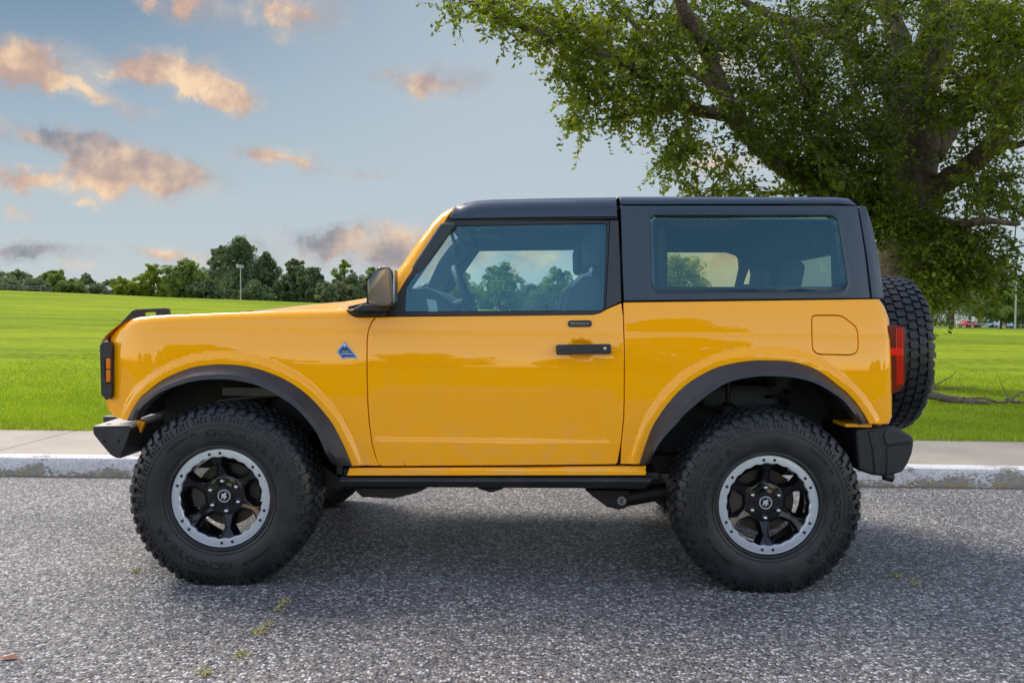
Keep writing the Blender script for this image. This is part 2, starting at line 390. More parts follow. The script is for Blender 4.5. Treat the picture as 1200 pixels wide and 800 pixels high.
def panel(name, m, parent, outer, Yf, holes=(), far=False, gap=.0022, bev=.003, flange=.025, sp=.025, esp=.016):
    """sheet-metal panel: a curved skin y=Yf(x,z) inside an outline, rolled edge and return flange"""
    loops = [resample(outer, esp)]+[resample(h, esp) for h in holes]
    if area(loops[0]) < 0: loops[0] = loops[0][::-1]
    for i in range(1, len(loops)):
        if area(loops[i]) > 0: loops[i] = loops[i][::-1]
    S = []; O = []; NN = []
    for l in loops:
        o_, nn = offset_loop(l, -gap); s_, _ = offset_loop(l, -gap-bev); S.append(s_); O.append(o_); NN.append(nn)
    pts = []; edges = []
    for s_ in S:
        k = len(pts); pts += s_; edges += [(k+i, k+(i+1) % len(s_)) for i in range(len(s_))]
    nb = len(pts)
    xs = [p[0] for p in S[0]]; zs = [p[1] for p in S[0]]
    gx, gz = np.meshgrid(np.arange(min(xs), max(xs), sp), np.arange(min(zs), max(zs), sp))
    gx = gx.ravel(); gz = gz.ravel(); ok = inpoly(gx, gz, S[0])
    for h in S[1:]: ok &= ~inpoly(gx, gz, h)
    gx, gz = gx[ok], gz[ok]
    dd_ = np.full(gx.shape, 1e9)
    for s_ in S: dd_ = np.minimum(dd_, polydist(gx, gz, s_))
    ok = dd_ > sp*.45
    pts += list(zip(gx[ok].tolist(), gz[ok].tolist()))
    r = delaunay_2d_cdt([Vector(p) for p in pts], edges, [], 0, 1e-7)
    V, F = r[0], r[2]
    VX = np.array([v.x for v in V]); VZ = np.array([v.y for v in V])
    Fa = np.array([list(f)[:3] for f in F]); cx_ = VX[Fa].mean(1); cz_ = VZ[Fa].mean(1)
    ok = inpoly(cx_, cz_, S[0])
    for h in S[1:]: ok &= ~inpoly(cx_, cz_, h)
    Fa = Fa[ok]
    def ev(X, Z): return np.array(Yf(np.asarray(X, float), np.asarray(Z, float)), float)*np.ones(np.shape(X))
    VY = ev(VX, VZ); e = .002
    gxn = (ev(VX+e, VZ)-ev(VX-e, VZ))/(2*e); gzn = (ev(VX, VZ+e)-ev(VX, VZ-e))/(2*e)
    nrm = np.stack([gxn, -np.ones_like(gxn), gzn], 1); nrm /= np.linalg.norm(nrm, axis=1)[:, None]
    verts = np.stack([VX, VY, VZ], 1).tolist(); norms = nrm.tolist(); faces = Fa.tolist()
    for s_, o_, nn in zip(S, O, NN):
        n = len(s_); sx = np.array([p[0] for p in s_]); sz = np.array([p[1] for p in s_])
        ys = ev(sx, sz); g1 = (ev(sx+e, sz)-ev(sx-e, sz))/(2*e); g2 = (ev(sx, sz+e)-ev(sx, sz-e))/(2*e)
        base = len(verts)
        for i in range(n):
            ns = Vector((g1[i], -1, g2[i])).normalized(); oo = Vector((nn[i].x, 0, nn[i].y))
            verts += [(sx[i], ys[i], sz[i]), (o_[i][0], ys[i]+bev, o_[i][1]), (o_[i][0], ys[i]+bev+flange, o_[i][1])]
            norms += [tuple(ns), tuple((ns*.35+oo).normalized()), tuple(oo)]
        for i in range(n):
            j = (i+1) % n
            for q in range(2):
                a, b, c, d = base+3*i+q, base+3*j+q, base+3*j+q+1, base+3*i+q+1
                faces.append((d, c, b, a))
    if far:
        verts = [(x, WID-y, z) for x, y, z in verts]; norms = [(x, -y, z) for x, y, z in norms]; faces = [tuple(f)[::-1] for f in faces]
    me = bpy.data.meshes.new(name); me.from_pydata(verts, [], faces); me.materials.append(m)
    me.polygons.foreach_set('use_smooth', [True]*len(me.polygons))
    me.normals_split_custom_set_from_vertices(norms)
    o = bpy.data.objects.new(name, me); link(o, parent)
    return o
def surf(name, m, parent, fn, nu, nv, smooth=60, flip=False):
    vs = [fn(i/nu, j/nv) for i in range(nu+1) for j in range(nv+1)]
    fs = [(i*(nv+1)+j, (i+1)*(nv+1)+j, (i+1)*(nv+1)+j+1, i*(nv+1)+j+1) for i in range(nu) for j in range(nv)]
    if flip: fs = [f[::-1] for f in fs]
    me = bpy.data.meshes.new(name); me.from_pydata(vs, [], fs); me.materials.append(m)
    me.polygons.foreach_set('use_smooth', [True]*len(me.polygons)); me.set_sharp_from_angle(angle=R(smooth))
    o = bpy.data.objects.new(name, me); link(o, parent); return o
def text_geo(s, size=1., ext=.01):
    cu = bpy.data.curves.new('t', 'FONT'); cu.body = s; cu.size = size; cu.extrude = ext; cu.resolution_u = 2
    o = bpy.data.objects.new('t', cu); COL.objects.link(o)
    dg = bpy.context.evaluated_depsgraph_get(); me = o.evaluated_get(dg).to_mesh()
    vs = [tuple(v.co) for v in me.vertices]; fs = [tuple(p.vertices) for p in me.polygons]
    o.evaluated_get(dg).to_mesh_clear(); bpy.data.objects.remove(o); bpy.data.curves.remove(cu)
    return vs, fs
def copy_tree(o, parent=None):
    c = o.copy(); COL.objects.link(c); c.parent = parent
    for ch in o.children: copy_tree(ch, c)
    return c

# ================================================================== GROUND
KY = 2.645
def asphalt():
    m = bpy.data.materials.new('coarse_asphalt'); m.use_nodes = True; nt = m.node_tree; b = nt.nodes['Principled BSDF']
    t = nt.nodes.new('ShaderNodeTexCoord'); co = t.outputs['Object']
    wn = N(nt, 'ShaderNodeTexNoise', ins={'Vector': co, 'Scale': 60., 'Detail': 2.})
    wv = N(nt, 'ShaderNodeVectorMath', operation='MULTIPLY_ADD', ins={0: wn.outputs['Color'], 1: (.012, .012, .0), 2: co})
    v1 = N(nt, 'ShaderNodeTexVoronoi', ins={'Vector': wv.outputs[0], 'Scale': 72.})
    v2 = N(nt, 'ShaderNodeTexVoronoi', ins={'Vector': wv.outputs[0], 'Scale': 150.})
    s1 = N(nt, 'ShaderNodeSeparateColor', ins={0: v1.outputs['Color']})
    s2 = N(nt, 'ShaderNodeSeparateColor', ins={0: v2.outputs['Color']})
    def rp(v, st):
        r = N(nt, 'ShaderNodeValToRGB', ins={0: v}); e = r.color_ramp.elements
        e[0].position, e[0].color = st[0][0], (*st[0][1], 1); e[1].position, e[1].color = st[-1][0], (*st[-1][1], 1)
        for p, c in st[1:-1]: e.new(p).color = (*c, 1)
        return r.outputs[0]
    c1 = rp(s1.outputs[0], [(0, (.05, .053, .058)), (.25, (.12, .123, .13)), (.50, (.23, .23, .235)), (.66, (.34, .325, .30)), (.78, (.46, .39, .31)), (.86, (.74, .73, .72)), (1, (.90, .90, .89))])
    c2 = rp(s2.outputs[0], [(0, (.04, .042, .048)), (.5, (.12, .122, .13)), (.8, (.22, .21, .20)), (1, (.5, .49, .48))])
    gapm = mrange(nt, v1.outputs['Distance'], .38, .62)
    c = mixc(nt, mth(nt, 'MULTIPLY', gapm, .85), c1, c2)
    big = N(nt, 'ShaderNodeTexNoise', ins={'Vector': co, 'Scale': .9, 'Detail': 4.})
    c = mixc(nt, 1., c, mixc(nt, mrange(nt, big.outputs[0], .3, .7), (.64, .645, .65), (.90, .89, .865)), 'MULTIPLY')
    sy_ = N(nt, 'ShaderNodeSeparateXYZ', ins={0: co})
    gut = mrange(nt, mth(nt, 'ADD', sy_.outputs[1], mth(nt, 'MULTIPLY', mth(nt, 'SUBTRACT', wn.outputs[0], .5), .10)), KY-.10, KY-.005)
    c = mixc(nt, mth(nt, 'MULTIPLY', gut, .75), c, (.12, .10, .07))
    nt.links.new(c, b.inputs['Base Color'])
    nt.links.new(mrange(nt, s1.outputs[1], 0., 1., .42, .8), b.inputs['Roughness']); b.inputs['Specular IOR Level'].default_value = .35
    h = mth(nt, 'ADD', mrange(nt, v1.outputs['Distance'], .15, .6, 1., 0.), mth(nt, 'MULTIPLY', s1.outputs[2], .6))
    bp = N(nt, 'ShaderNodeBump', ins={'Strength': .9, 'Distance': .008, 'Height': h}); nt.links.new(bp.outputs[0], b.inputs['Normal'])
    return m
KY = 2.645; KH = .145; WALK0 = KY+.16; GRASS0 = KY+1.50
ASPH = asphalt()
def sheet(name, x0, x1, y0, y1, z, m, nx=1, ny=1):
    vs = [(x0+(x1-x0)*i/nx, y0+(y1-y0)*j/ny, z) for i in range(nx+1) for j in range(ny+1)]
    me = bpy.data.meshes.new(name); me.from_pydata(vs, [], [(i*(ny+1)+j, (i+1)*(ny+1)+j, (i+1)*(ny+1)+j+1, i*(ny+1)+j+1) for i in range(nx) for j in range(ny)])
    me.materials.append(m); o = bpy.data.objects.new(name, me); COL.objects.link(o); return o
tag(sheet('road', -120, 120, -7.5, KY+.05, 0, ASPH), kind='structure')

def concrete(name, base, paint=False):
    m = bpy.data.materials.new(name); m.use_nodes = True; nt = m.node_tree; b = nt.nodes['Principled BSDF']
    t = nt.nodes.new('ShaderNodeTexCoord'); co = t.outputs['Object']
    n1 = N(nt, 'ShaderNodeTexNoise', ins={'Vector': co, 'Scale': 1.3, 'Detail': 6., 'Roughness': .6})
    n2 = N(nt, 'ShaderNodeTexNoise', ins={'Vector': co, 'Scale': 90., 'Detail': 4.})
    c = mixc(nt, mrange(nt, n1.outputs[0], .3, .7), tuple(v*.84 for v in base), tuple(v*1.08 for v in base))
    c = mixc(nt, mth(nt, 'MULTIPLY', mrange(nt, n2.outputs[0], .45, .75), .35), c, tuple(v*.62 for v in base))
    nt.links.new(c, b.inputs['Base Color']); b.inputs['Roughness'].default_value = .85
    hgt = n2.outputs[0]
    if paint:
        co2 = N(nt, 'ShaderNodeMapping', ins={'Vector': co, 'Scale': (1., 1.6, 1.9)}).outputs[0]
        f1 = N(nt, 'ShaderNodeTexNoise', ins={'Vector': co2, 'Scale': 3.1, 'Detail': 3., 'Roughness': .5})
        f2 = N(nt, 'ShaderNodeTexNoise', ins={'Vector': co2, 'Scale': 30., 'Detail': 7., 'Roughness': .72, 'Distortion': .8})
        sz = N(nt, 'ShaderNodeSeparateXYZ', ins={0: co})
        up = mrange(nt, sz.outputs[2], .02, .14, -.10, .13)
        v = mth(nt, 'ADD', mth(nt, 'ADD', mth(nt, 'MULTIPLY', f1.outputs[0], 1.3), mth(nt, 'MULTIPLY', f2.outputs[0], 1.1)), mth(nt, 'ADD', up, -.235))
        pm = mrange(nt, v, .945, .985)
        bare = mixc(nt, mrange(nt, f2.outputs[0], .4, .6), (.22, .215, .18), (.33, .31, .25))
        dirt = N(nt, 'ShaderNodeTexNoise', ins={'Vector': co, 'Scale': 45., 'Detail': 5., 'Roughness': .7})
        white = mixc(nt, mrange(nt, dirt.outputs[0], .42, .72), (.64, .635, .62), (.38, .37, .355))
        lich = N(nt, 'ShaderNodeTexNoise', ins={'Vector': co2, 'Scale': 17., 'Detail': 6., 'Roughness': .75})
        low = mrange(nt, sz.outputs[2], .0, .07, .10, -.02)
        bare = mixc(nt, mth(nt, 'MULTIPLY', mrange(nt, mth(nt, 'ADD', lich.outputs[0], low), .58, .66), .8), bare, (.36, .26, .07))
        c = mixc(nt, pm, bare, white)
        nt.links.new(c, b.inputs['Base Color']); hgt = mth(nt, 'ADD', pm, mth(nt, 'MULTIPLY', n2.outputs[0], .3))
    bp = N(nt, 'ShaderNodeBump', ins={'Strength': .5, 'Distance': .0025, 'Height': hgt}); nt.links.new(bp.outputs[0], b.inputs['Normal'])
    return m
CONC = concrete('pavement_concrete', (.36, .32, .255)); KERBM = concrete('painted_kerb', (.48, .47, .44), True)
kb = MB()
kprof = [(KY, -.05), (KY, .02), (KY+.012, KH-.03), (KY+.022, KH-.010), (KY+.04, KH), (WALK0-.006, KH+.002), (WALK0-.006, -.05)]
ks = 240
for i in range(ks+1):
    x = -60+i*.5
    for (y, z) in kprof: kb.v.append((x, y+.003*math.sin(x*3.1), z+.002*math.sin(x*2.3+1)))
n_ = len(kprof)
for i in range(ks):
    for j in range(n_-1): kb.f.append((i*n_+j, (i+1)*n_+j, (i+1)*n_+j+1, i*n_+j+1)); kb.m.append(0)
tag(kb.build('kerb', KERBM, smooth=30), kind='structure')
pv = MB(); x = -4.05-1.8*14
while x < 30:
    pv.box(x+.004, x+1.8-.004, WALK0, GRASS0+.02, -.05, KH+.002); x += 1.8
tag(pv.build('pavement', CONC, bevel=.005), kind='structure')

def lawn_mat():
    m = bpy.data.materials.new('lawn'); m.use_nodes = True; nt = m.node_tree; b = nt.nodes['Principled BSDF']
    t = nt.nodes.new('ShaderNodeTexCoord'); co = t.outputs['Object']
    st = N(nt, 'ShaderNodeMapping', ins={'Vector': co, 'Scale': (.10, .55, 1)}).outputs[0]
    n1 = N(nt, 'ShaderNodeTexNoise', ins={'Vector': st, 'Scale': 1., 'Detail': 5.})
    n2 = N(nt, 'ShaderNodeTexNoise', ins={'Vector': co, 'Scale': 3.5, 'Detail': 9., 'Roughness': .8})
    n3 = N(nt, 'ShaderNodeTexNoise', ins={'Vector': N(nt, 'ShaderNodeMapping', ins={'Vector': co, 'Scale': (16, 7, 1)}).outputs[0], 'Scale': 2.2, 'Detail': 4., 'Roughness': .8})
    c = mixc(nt, mrange(nt, n2.outputs[0], .38, .62), (.100, .150, .009), (.225, .295, .020))
    c = mixc(nt, mth(nt, 'MULTIPLY', mrange(nt, n1.outputs[0], .42, .6), .6), c, (.27, .355, .018))
    c = mixc(nt, mth(nt, 'MULTIPLY', mrange(nt, n3.outputs[0], .48, .7), .45), c, (.085, .125, .004))
    n4 = N(nt, 'ShaderNodeTexNoise', ins={'Vector': co, 'Scale': .045, 'Detail': 4., 'Roughness': .6})
    c = mixc(nt, 1., c, mixc(nt, mrange(nt, n4.outputs[0], .35, .65), (.78, .80, .9), (1.08, 1.05, 1.)), 'MULTIPLY')
    # the strip by the road is paler and thinner
    sp_ = N(nt, 'ShaderNodeSeparateXYZ', ins={0: co})
    near = mrange(nt, mth(nt, 'ADD', sp_.outputs[1], mth(nt, 'MULTIPLY', n2.outputs[0], 3.)), 7.6, 11.5, 1., 0.)
    c = mixc(nt, mth(nt, 'MULTIPLY', near, .6), c, (.16, .23, .02))
    nt.links.new(c, b.inputs['Base Color']); b.inputs['Roughness'].default_value = 1.; b.inputs['Specular IOR Level'].default_value = .03
    bp = N(nt, 'ShaderNodeBump', ins={'Strength': .6, 'Distance': .03, 'Height': n2.outputs[0]}); nt.links.new(bp.outputs[0], b.inputs['Normal'])
    return m
LAWN = lawn_mat()
ys_ = [GRASS0, 4.6, 5.2, 6, 7, 8.5, 10, 13, 17, 22, 30, 40, 55, 75, 92, 103, 110, 125, 160, 210, 300, 500, 1000, 2500]
xs_ = [-2500, -900, -400, -160]+[-160+i*8 for i in range(1, 40)]+[160, 400, 900, 2500]
vs = []
for x in xs_:
    for y in ys_:
        vs.append((x, y, terrain_z(x, y)+.03*math.sin(x*.21+y*.13)*min(1, (y-4)/30)))
n_ = len(ys_)
me = bpy.data.meshes.new('lawn'); me.from_pydata(vs, [], [(i*n_+j, (i+1)*n_+j, (i+1)*n_+j+1, i*n_+j+1) for i in range(len(xs_)-1) for j in range(n_-1)])
me.materials.append(LAWN); me.polygons.foreach_set('use_smooth', [True]*len(me.polygons))
tag(link(bpy.data.objects.new('lawn', me)), kind='structure')
tag(sheet('verge', -600, 600, -700, -7.5, .02, LAWN, 20, 20), kind='structure')
GRASSM = tone_mat('grass_blades', [(.13, .18, .012), (.22, .32, .010), (.33, .45, .018), (.46, .48, .12)], .35, .6)

def scatter_quads(name, C, L, W, D, tone, m, parent=None, fold=.0, kind=None):
    """many leaf-shaped quads: centres C (n,3), length axis L, width axis W (already scaled)"""
    n = len(C)
    v = np.empty((n, 4, 3)); v[:, 0] = C-L; v[:, 1] = C+W*1.0-L*.05; v[:, 2] = C+L; v[:, 3] = C-W*1.0-L*.05
    if fold: 
        nn = np.cross(L, W); nn /= np.maximum(1e-9, np.linalg.norm(nn, axis=1))[:, None]
        s = np.linalg.norm(W, axis=1)[:, None]*fold; v[:, 1] += nn*s; v[:, 3] += nn*s
    me = bpy.data.meshes.new(name)
    me.vertices.add(n*4); me.vertices.foreach_set('co', v.reshape(-1).astype(np.float32))
    me.loops.add(n*4); me.loops.foreach_set('vertex_index', np.arange(n*4, dtype=np.int32))
    me.polygons.add(n); me.polygons.foreach_set('loop_start', np.arange(0, n*4, 4, dtype=np.int32)); me.polygons.foreach_set('loop_total', np.full(n, 4, np.int32))
    me.update(calc_edges=True)
    a = me.attributes.new('tone', 'FLOAT', 'FACE'); a.data.foreach_set('value', np.clip(tone, 0, 1).astype(np.float32))
    me.materials.append(m); o = bpy.data.objects.new(name, me); link(o, parent)
    if kind: o['kind'] = kind
    return o
# real blades along the near edge of the lawn
def blades():
    n = 330000
    x = np.concatenate([nr.uniform(-9.5, -3.2, int(n*.44)), nr.uniform(3.0, 9.5, int(n*.44)), nr.uniform(-3.2, 3.0, n-2*int(n*.44))])*1.0
    y = GRASS0-.035+np.minimum(nr.exponential(2.6, n), 24*nr.random(n)+.5)
    z = .135+np.clip(y-4.2, 0, 99)*((1.75-.03*x-.135)/105.8)
    edge = np.exp(-(y-GRASS0)/.25)
    patch = np.sin(x*1.7+np.sin(y*2.1)*1.5)*.5+np.sin(x*4.3+y*3.)*.3
    h = (.024+.022*nr.random(n))*(1+.8*edge*nr.random(n))*(1+.15*patch)
    az = nr.uniform(0, 2*np.pi, n); lean = nr.uniform(.1, .8, n)
    L = np.stack([np.cos(az)*lean, np.sin(az)*lean, np.ones(n)], 1); L /= np.linalg.norm(L, axis=1)[:, None]; L *= (h/2)[:, None]
    wv = nr.uniform(0, 2*np.pi, n); W = np.stack([np.cos(wv), np.sin(wv), np.zeros(n)], 1)*nr.uniform(.0014, .0030, n)[:, None]*(1+.3*(y-4))[:, None]
    C = np.stack([x, y, z], 1)+L*.9
    dry = (nr.random(n) < .10+.12*edge)
    t = .42+.16*patch+nr.normal(0, .16, n)-.18*edge; t[dry] = nr.uniform(.75, 1, dry.sum())
    return scatter_quads('grass', C, L, W, None, t, GRASSM)
tag(blades(), kind='stuff')

# ================================================================== THE OFF-ROAD CAR
car = empty('off_road_car', (0, .975, 0))
tag(car, 'orange two-door off-road car with grey hard top and big mud tyres, parked along the kerb', 'car')
def cst(a): return [tuple(p) for p in a]
XF0, XR0 = -1.56, 1.74
_zk = np.array([.40, .50, .62, .80, .95, 1.03, 1.08, 1.13, 1.165, 1.178, 1.19, 1.20, 1.25, 1.30, 1.40])
_sl = np.array([-.22, -.16, -.07, -.02, .00, .025, .085, .125, .15, .15, .42, .13, .15, .20, .25])
_zz = np.linspace(.38, 1.42, 521); _ss = np.interp(_zz, _zk, _sl)
_yy = np.concatenate([[0], np.cumsum((_ss[1:]+_ss[:-1])/2*np.diff(_zz))]); _yy -= np.interp(.95, _zz, _yy)
px_ = lambda pts, Y: [P(a, b, Y) for a, b in pts]
ARCF_O = [(148.5, 493), (156, 479), (165, 466.5), (176, 457.5), (189, 447.5), (205, 439), (225, 431.5), (240, 428.8), (255, 427.5), (270, 427.6), (285, 429), (300, 432), (315, 436.8), (330, 443), (345, 451.5), (358, 461), (369, 471.5), (380, 484), (390, 498), (402, 522), (411.5, 546)]
ARCR_O = [(750, 544), (757, 521.5), (764.7, 501), (772, 488.7), (780, 477), (793, 461.5), (806.7, 449.3), (820, 440.7), (840, 431), (860, 426), (880, 423.2), (900, 422.8), (925, 424), (950, 431), (967, 441), (980, 451.5), (989, 458.5), (999.5, 469.5), (1010, 484), (1017, 496)]
YB = .088
arcF = px_(spline(ARCF_O, 3), YB); arcR = px_(spline(ARCR_O, 3), YB)
TOPF = [(124, 403), (126, 399.5), (131, 392.5), (137, 386), (143, 380.5), (150, 376), (157, 373), (165, 371), (180, 369.6), (200, 368.7), (260, 366), (330, 363.6), (405, 362)]
def fil(d, r):
    d = np.clip(d, 0, r); return r-np.sqrt(np.maximum(0, r*r-(r-d)**2))
def Ybase(X, Z):
    y = YB+np.interp(Z, _zz, _yy)
    fx = np.clip((XF0-X)/.24, 0, 1.3); y = y+.055*fx**2.2
    rx = np.clip((X-XR0)/.18, 0, 1.3); y = y+.035*rx**2.2
    return y
topF = [PS(a, b, lambda x, z: float(Ybase(np.array(x), np.array(z)))+.036) for a, b in TOPF]
def sst(x, a, b):
    t = np.clip((x-a)/(b-a), 0, 1); return t*t*(3-2*t)
def Yfront(X, Z):
    X = np.asarray(X, float); Z = np.asarray(Z, float)
    y = Ybase(X, Z); d = polydist(X, Z, arcF, False)
    y = y-.016*(1-sst(d, .030, .062))
    y = y+fil(polydist(X, Z, topF, False), .045)*.8
    return y
def Yrear(X, Z):
    X = np.asarray(X, float); Z = np.asarray(Z, float)
    y = Ybase(X, Z); d = polydist(X, Z, arcR, False)
    y = y-.016*(1-sst(d, .030, .062))
    y = y+fil(polydist(X, Z, rearE, False), .055)
    return y
rearE = [P(1034, 350, .155), P(1040, 361, .155), P(1044, 374, .155), P(1044.5, 400, .155), P(1044.5, 487, .155), P(1041, 496, .155)]
def Ydoor(X, Z):
    X = np.asarray(X, float); Z = np.asarray(Z, float)
    y = Ybase(X, Z)
    # pressed crease low on the door
    zc = np.interp(X, [-.65, .60], [.675, .672]); win = sst(X, -.62, -.50)*(1-sst(X, .50, .60))
    y = y+.0065*win*sst(Z, zc-.003, zc+.011)*(1-sst(Z, zc+.05, zc+.30))
    # finger bowl behind the handle
    bx, bz = BOWL; r = np.hypot((X-bx)/.062, (Z-bz)/.052)
    return y+.022*(1-sst(r, .55, 1.0))
BOWL = P(681, 409, .1)
SEAMF = [(440.5, 371), (436, 376.5), (433, 383), (431, 390), (430, 400), (430, 440), (430.8, 470), (432.5, 495), (436, 521), (440, 535), (445.5, 546)]
SEAMR = [(728.5, 354.5), (730.5, 370), (731.6, 400), (731.6, 470), (731, 490), (728, 520), (724, 544)]
FR = px_([(129, 466)], .1)+[]
def build_side(far):
    q = lambda pts: [PS(a, b, Ybase) for a, b in pts]
    # fender
    top = list(topF)
    out = top+q([(406.5, 364), (411, 368), (416.5, 371)])+q(SEAMF)
    out += q([(412, 545.5)])+arcF[::-1]+q([(147.5, 492), (134.5, 489.5), (126, 480), (122.5, 470), (129, 466)])+q([(129.5, 404)])
    # drop the piece of top before the bezel
    out = [p for p in out]
    fender = panel('fender', PAINT, car, out[2:], Yfront, far=far, sp=.012, esp=.012)
    if not far: pass
    # door skin
    dtop = [(728.5, 354.5), (711, 362), (704, 366.3), (695, 368.5), (600, 369.6), (440.5, 370.8)]
    out = q(SEAMF[1:-1])+q([(443, 544), (447, 546.3)])+q([(600, 545.5), (721, 544.2), (724, 542)])+q(SEAMR[::-1][1:])+q(dtop[1:])
    door = panel('door', PAINT, car, out, Ydoor, far=far, sp=.018)
    # sill
    sill = panel('sill', PAINT, car, q([(406, 557), (409.5, 547.5), (444, 547.6), (600, 547), (758, 545.8), (757, 556.6)]), lambda X, Z: Ybase(X, 0*np.asarray(Z, float)+.53)-.012+fil(.553-np.asarray(Z, float), .014), far=far, sp=.008)
    # rear quarter with fuel door hole
    fuel = roundpoly(q([(951.5, 369.5), (986, 369.5), (1005, 384), (1006, 416), (952, 415)]), [.02, .03, .03, .045, .045])
    out = q([(730.5, 354), (1033, 350)])+rearE[1:]+px_([(1017, 496.2)], .1)+arcR[::-1]+q([(727, 544)])+q(SEAMR[::-1][1:-1])
    quarter = panel('rear_quarter', PAINT, car, out, Yrear, holes=[] if far else [fuel], far=far, sp=.012, esp=.012)
    if not far:
        panel('fuel_flap', PAINT, car, fuel, Yrear, gap=.0022, bev=.002, flange=.012)
    step = MB(); xs = [P(1001, 0, .14)[0], P(1032, 0, .14)[0]]; zz = P(1010, 500, .14)[1], P(1010, 496, .14)[1]
    step.box(xs[0], xs[1], .13 if not far else WID-.3, .3 if not far else WID-.13, zz[0], zz[1]); step.build('bumper_bracket', PAINT, car)
    return fender, door, quarter
FEND, DOOR, QUART = build_side(False)
FENDX, DOORX, QUARTX = build_side(True)

# -------- dark inner shell behind the gaps, floor and wheel wells
def both(fn):
    fn(False); fn(True)
def my(y, far): return WID-y if far else y
def inner(far):
    b = MB()
    def slab(pts, y0, y1): b.prism([PS(a, c, Ybase) for a, c in pts], my(y0, far), my(y1, far))
    slab([(418, 375), (728, 374), (738, 400), (738, 548), (436, 548), (423, 520), (420, 400)], .140, .150)
    slab([(725, 362), (1030, 356), (1030, 415), (1000, 440), (960, 416), (880, 410), (800, 430), (760, 480), (740, 548), (725, 548)], .155, .165)
    slab([(140, 386), (180, 374), (400, 370), (425, 375), (425, 540), (415, 540), (400, 490), (350, 436), (260, 415), (190, 430), (160, 440), (150, 400)], .20, .21)
    b.build('inner_shell', UNDER, car)
both(inner)
def well(arc, far, name, m, deep):
    pts = arc; b = MB(); n = len(pts)
    y0, y1 = my(.12, far), my(deep, far)
    for i in range(n-1):
        b.add([(pts[i][0], y0, pts[i][1]), (pts[i+1][0], y0, pts[i+1][1]), (pts[i+1][0], y1, pts[i+1][1]+.02), (pts[i][0], y1, pts[i][1]+.02)], [(0, 1, 2, 3)])
    b.prism([(x, z+.02) for x, z in pts]+[(pts[-1][0], .5), (pts[0][0], .5)], y1, y1+(.02 if not far else -.02))
    b.build(name, m, car)
def wa(arc, k):
    cx = sum(p[0] for p in arc)/len(arc); cz = .42
    return [(cx+(x-cx)*k, cz+(z-cz)*k) for x, z in arc]
for fr in (False, True):
    well(wa(arcF, .985), fr, 'wheel_well', UNDER, .62); well(wa(arcR, .985), fr, 'wheel_well', LINER, .60)
fl = MB(); fl.box(-.72, .78, .14, WID-.14, .50, .53); fl.box(.78, 1.86, .62, WID-.62, .62, .66); fl.box(-1.70, -.72, .62, WID-.62, .58, .62)
fl.build('floor_pan', UNDER, car)
fw = MB(); fw.box(-.76, -.73, .16, WID-.16, .5, 1.2); fw.build('firewall', UNDER, car)

# -------- wheel-arch flares (two facets, as moulded)
FI_F = [(154.5, 494), (162, 482.5), (173, 471), (186, 461.5), (198, 455.5), (210, 451.3), (225, 447.4), (240, 445.3), (255, 444.8), (270, 445.3), (285, 447.6), (300, 451.5), (315, 458), (330, 466.8), (343, 475.5), (354, 486), (364, 497.5), (372, 510), (382.5, 534), (387.5, 546.5)]
FI_R = [(762, 546), (768.5, 527), (778, 513), (792, 498), (801, 487.5), (812, 477.5), (826.7, 465.6), (840, 456), (853, 448.7), (866.7, 444.7), (880, 442.4), (900, 441), (925, 442.2), (943, 445.5), (956, 449.5), (968, 455.5), (980, 463.3), (989, 470.3), (998, 481.3), (1005.5, 490.5), (1011, 499)]
def even(pts, n):
    pts = [Vector(p) for p in pts]; L = [0]
    for a, b in zip(pts, pts[1:]): L.append(L[-1]+(b-a).length)
    out = []
    for i in range(n):
        s = L[-1]*i/(n-1); k = max(0, min(len(L)-2, next((j for j in range(len(L)-1) if L[j+1] >= s), len(L)-2)))
        t = (s-L[k])/max(1e-9, L[k+1]-L[k]); out.append(tuple(pts[k].lerp(pts[k+1], t)))
    return out
def flare(outer_px, inner_px, far):
    n = 90
    A = even(px_(spline(outer_px, 4), YB-.014), n); B = even(px_(spline(inner_px, 4), .004), n)
    b = MB(); prof = []
    for i in range(n):
        ax, az = A[i]; bx, bz = B[i]; end = min(i, n-1-i)/6.; e = min(1, end); ee = .35+.65*math.sin(e*math.pi/2)
        def pt(t, y): return (ax+(bx-ax)*t, my(YB-.002+(y-YB+.002)*ee if y < YB else y, far), az+(bz-az)*t)
        prof.append([pt(-.03, YB+.02), pt(-.03, YB-.018), pt(.02, YB-.024), pt(.55, .018), pt(.62, .010), pt(.96, .003), pt(1.0, .010), pt(.99, .05), pt(.9, .11)])
    m_ = len(prof[0])
    b.add([v for p in prof for v in p], [(i*m_+j, i*m_+j+1, (i+1)*m_+j+1, (i+1)*m_+j) for i in range(n-1) for j in range(m_-1)]+[tuple(range(m_)), tuple((n-1)*m_+j for j in range(m_))[::-1]])
    b.build('wheel_arch_flare', FLARE, car, smooth=22)
for fr in (False, True):
    flare(ARCF_O, FI_F, fr); flare(ARCR_O, FI_R, fr)

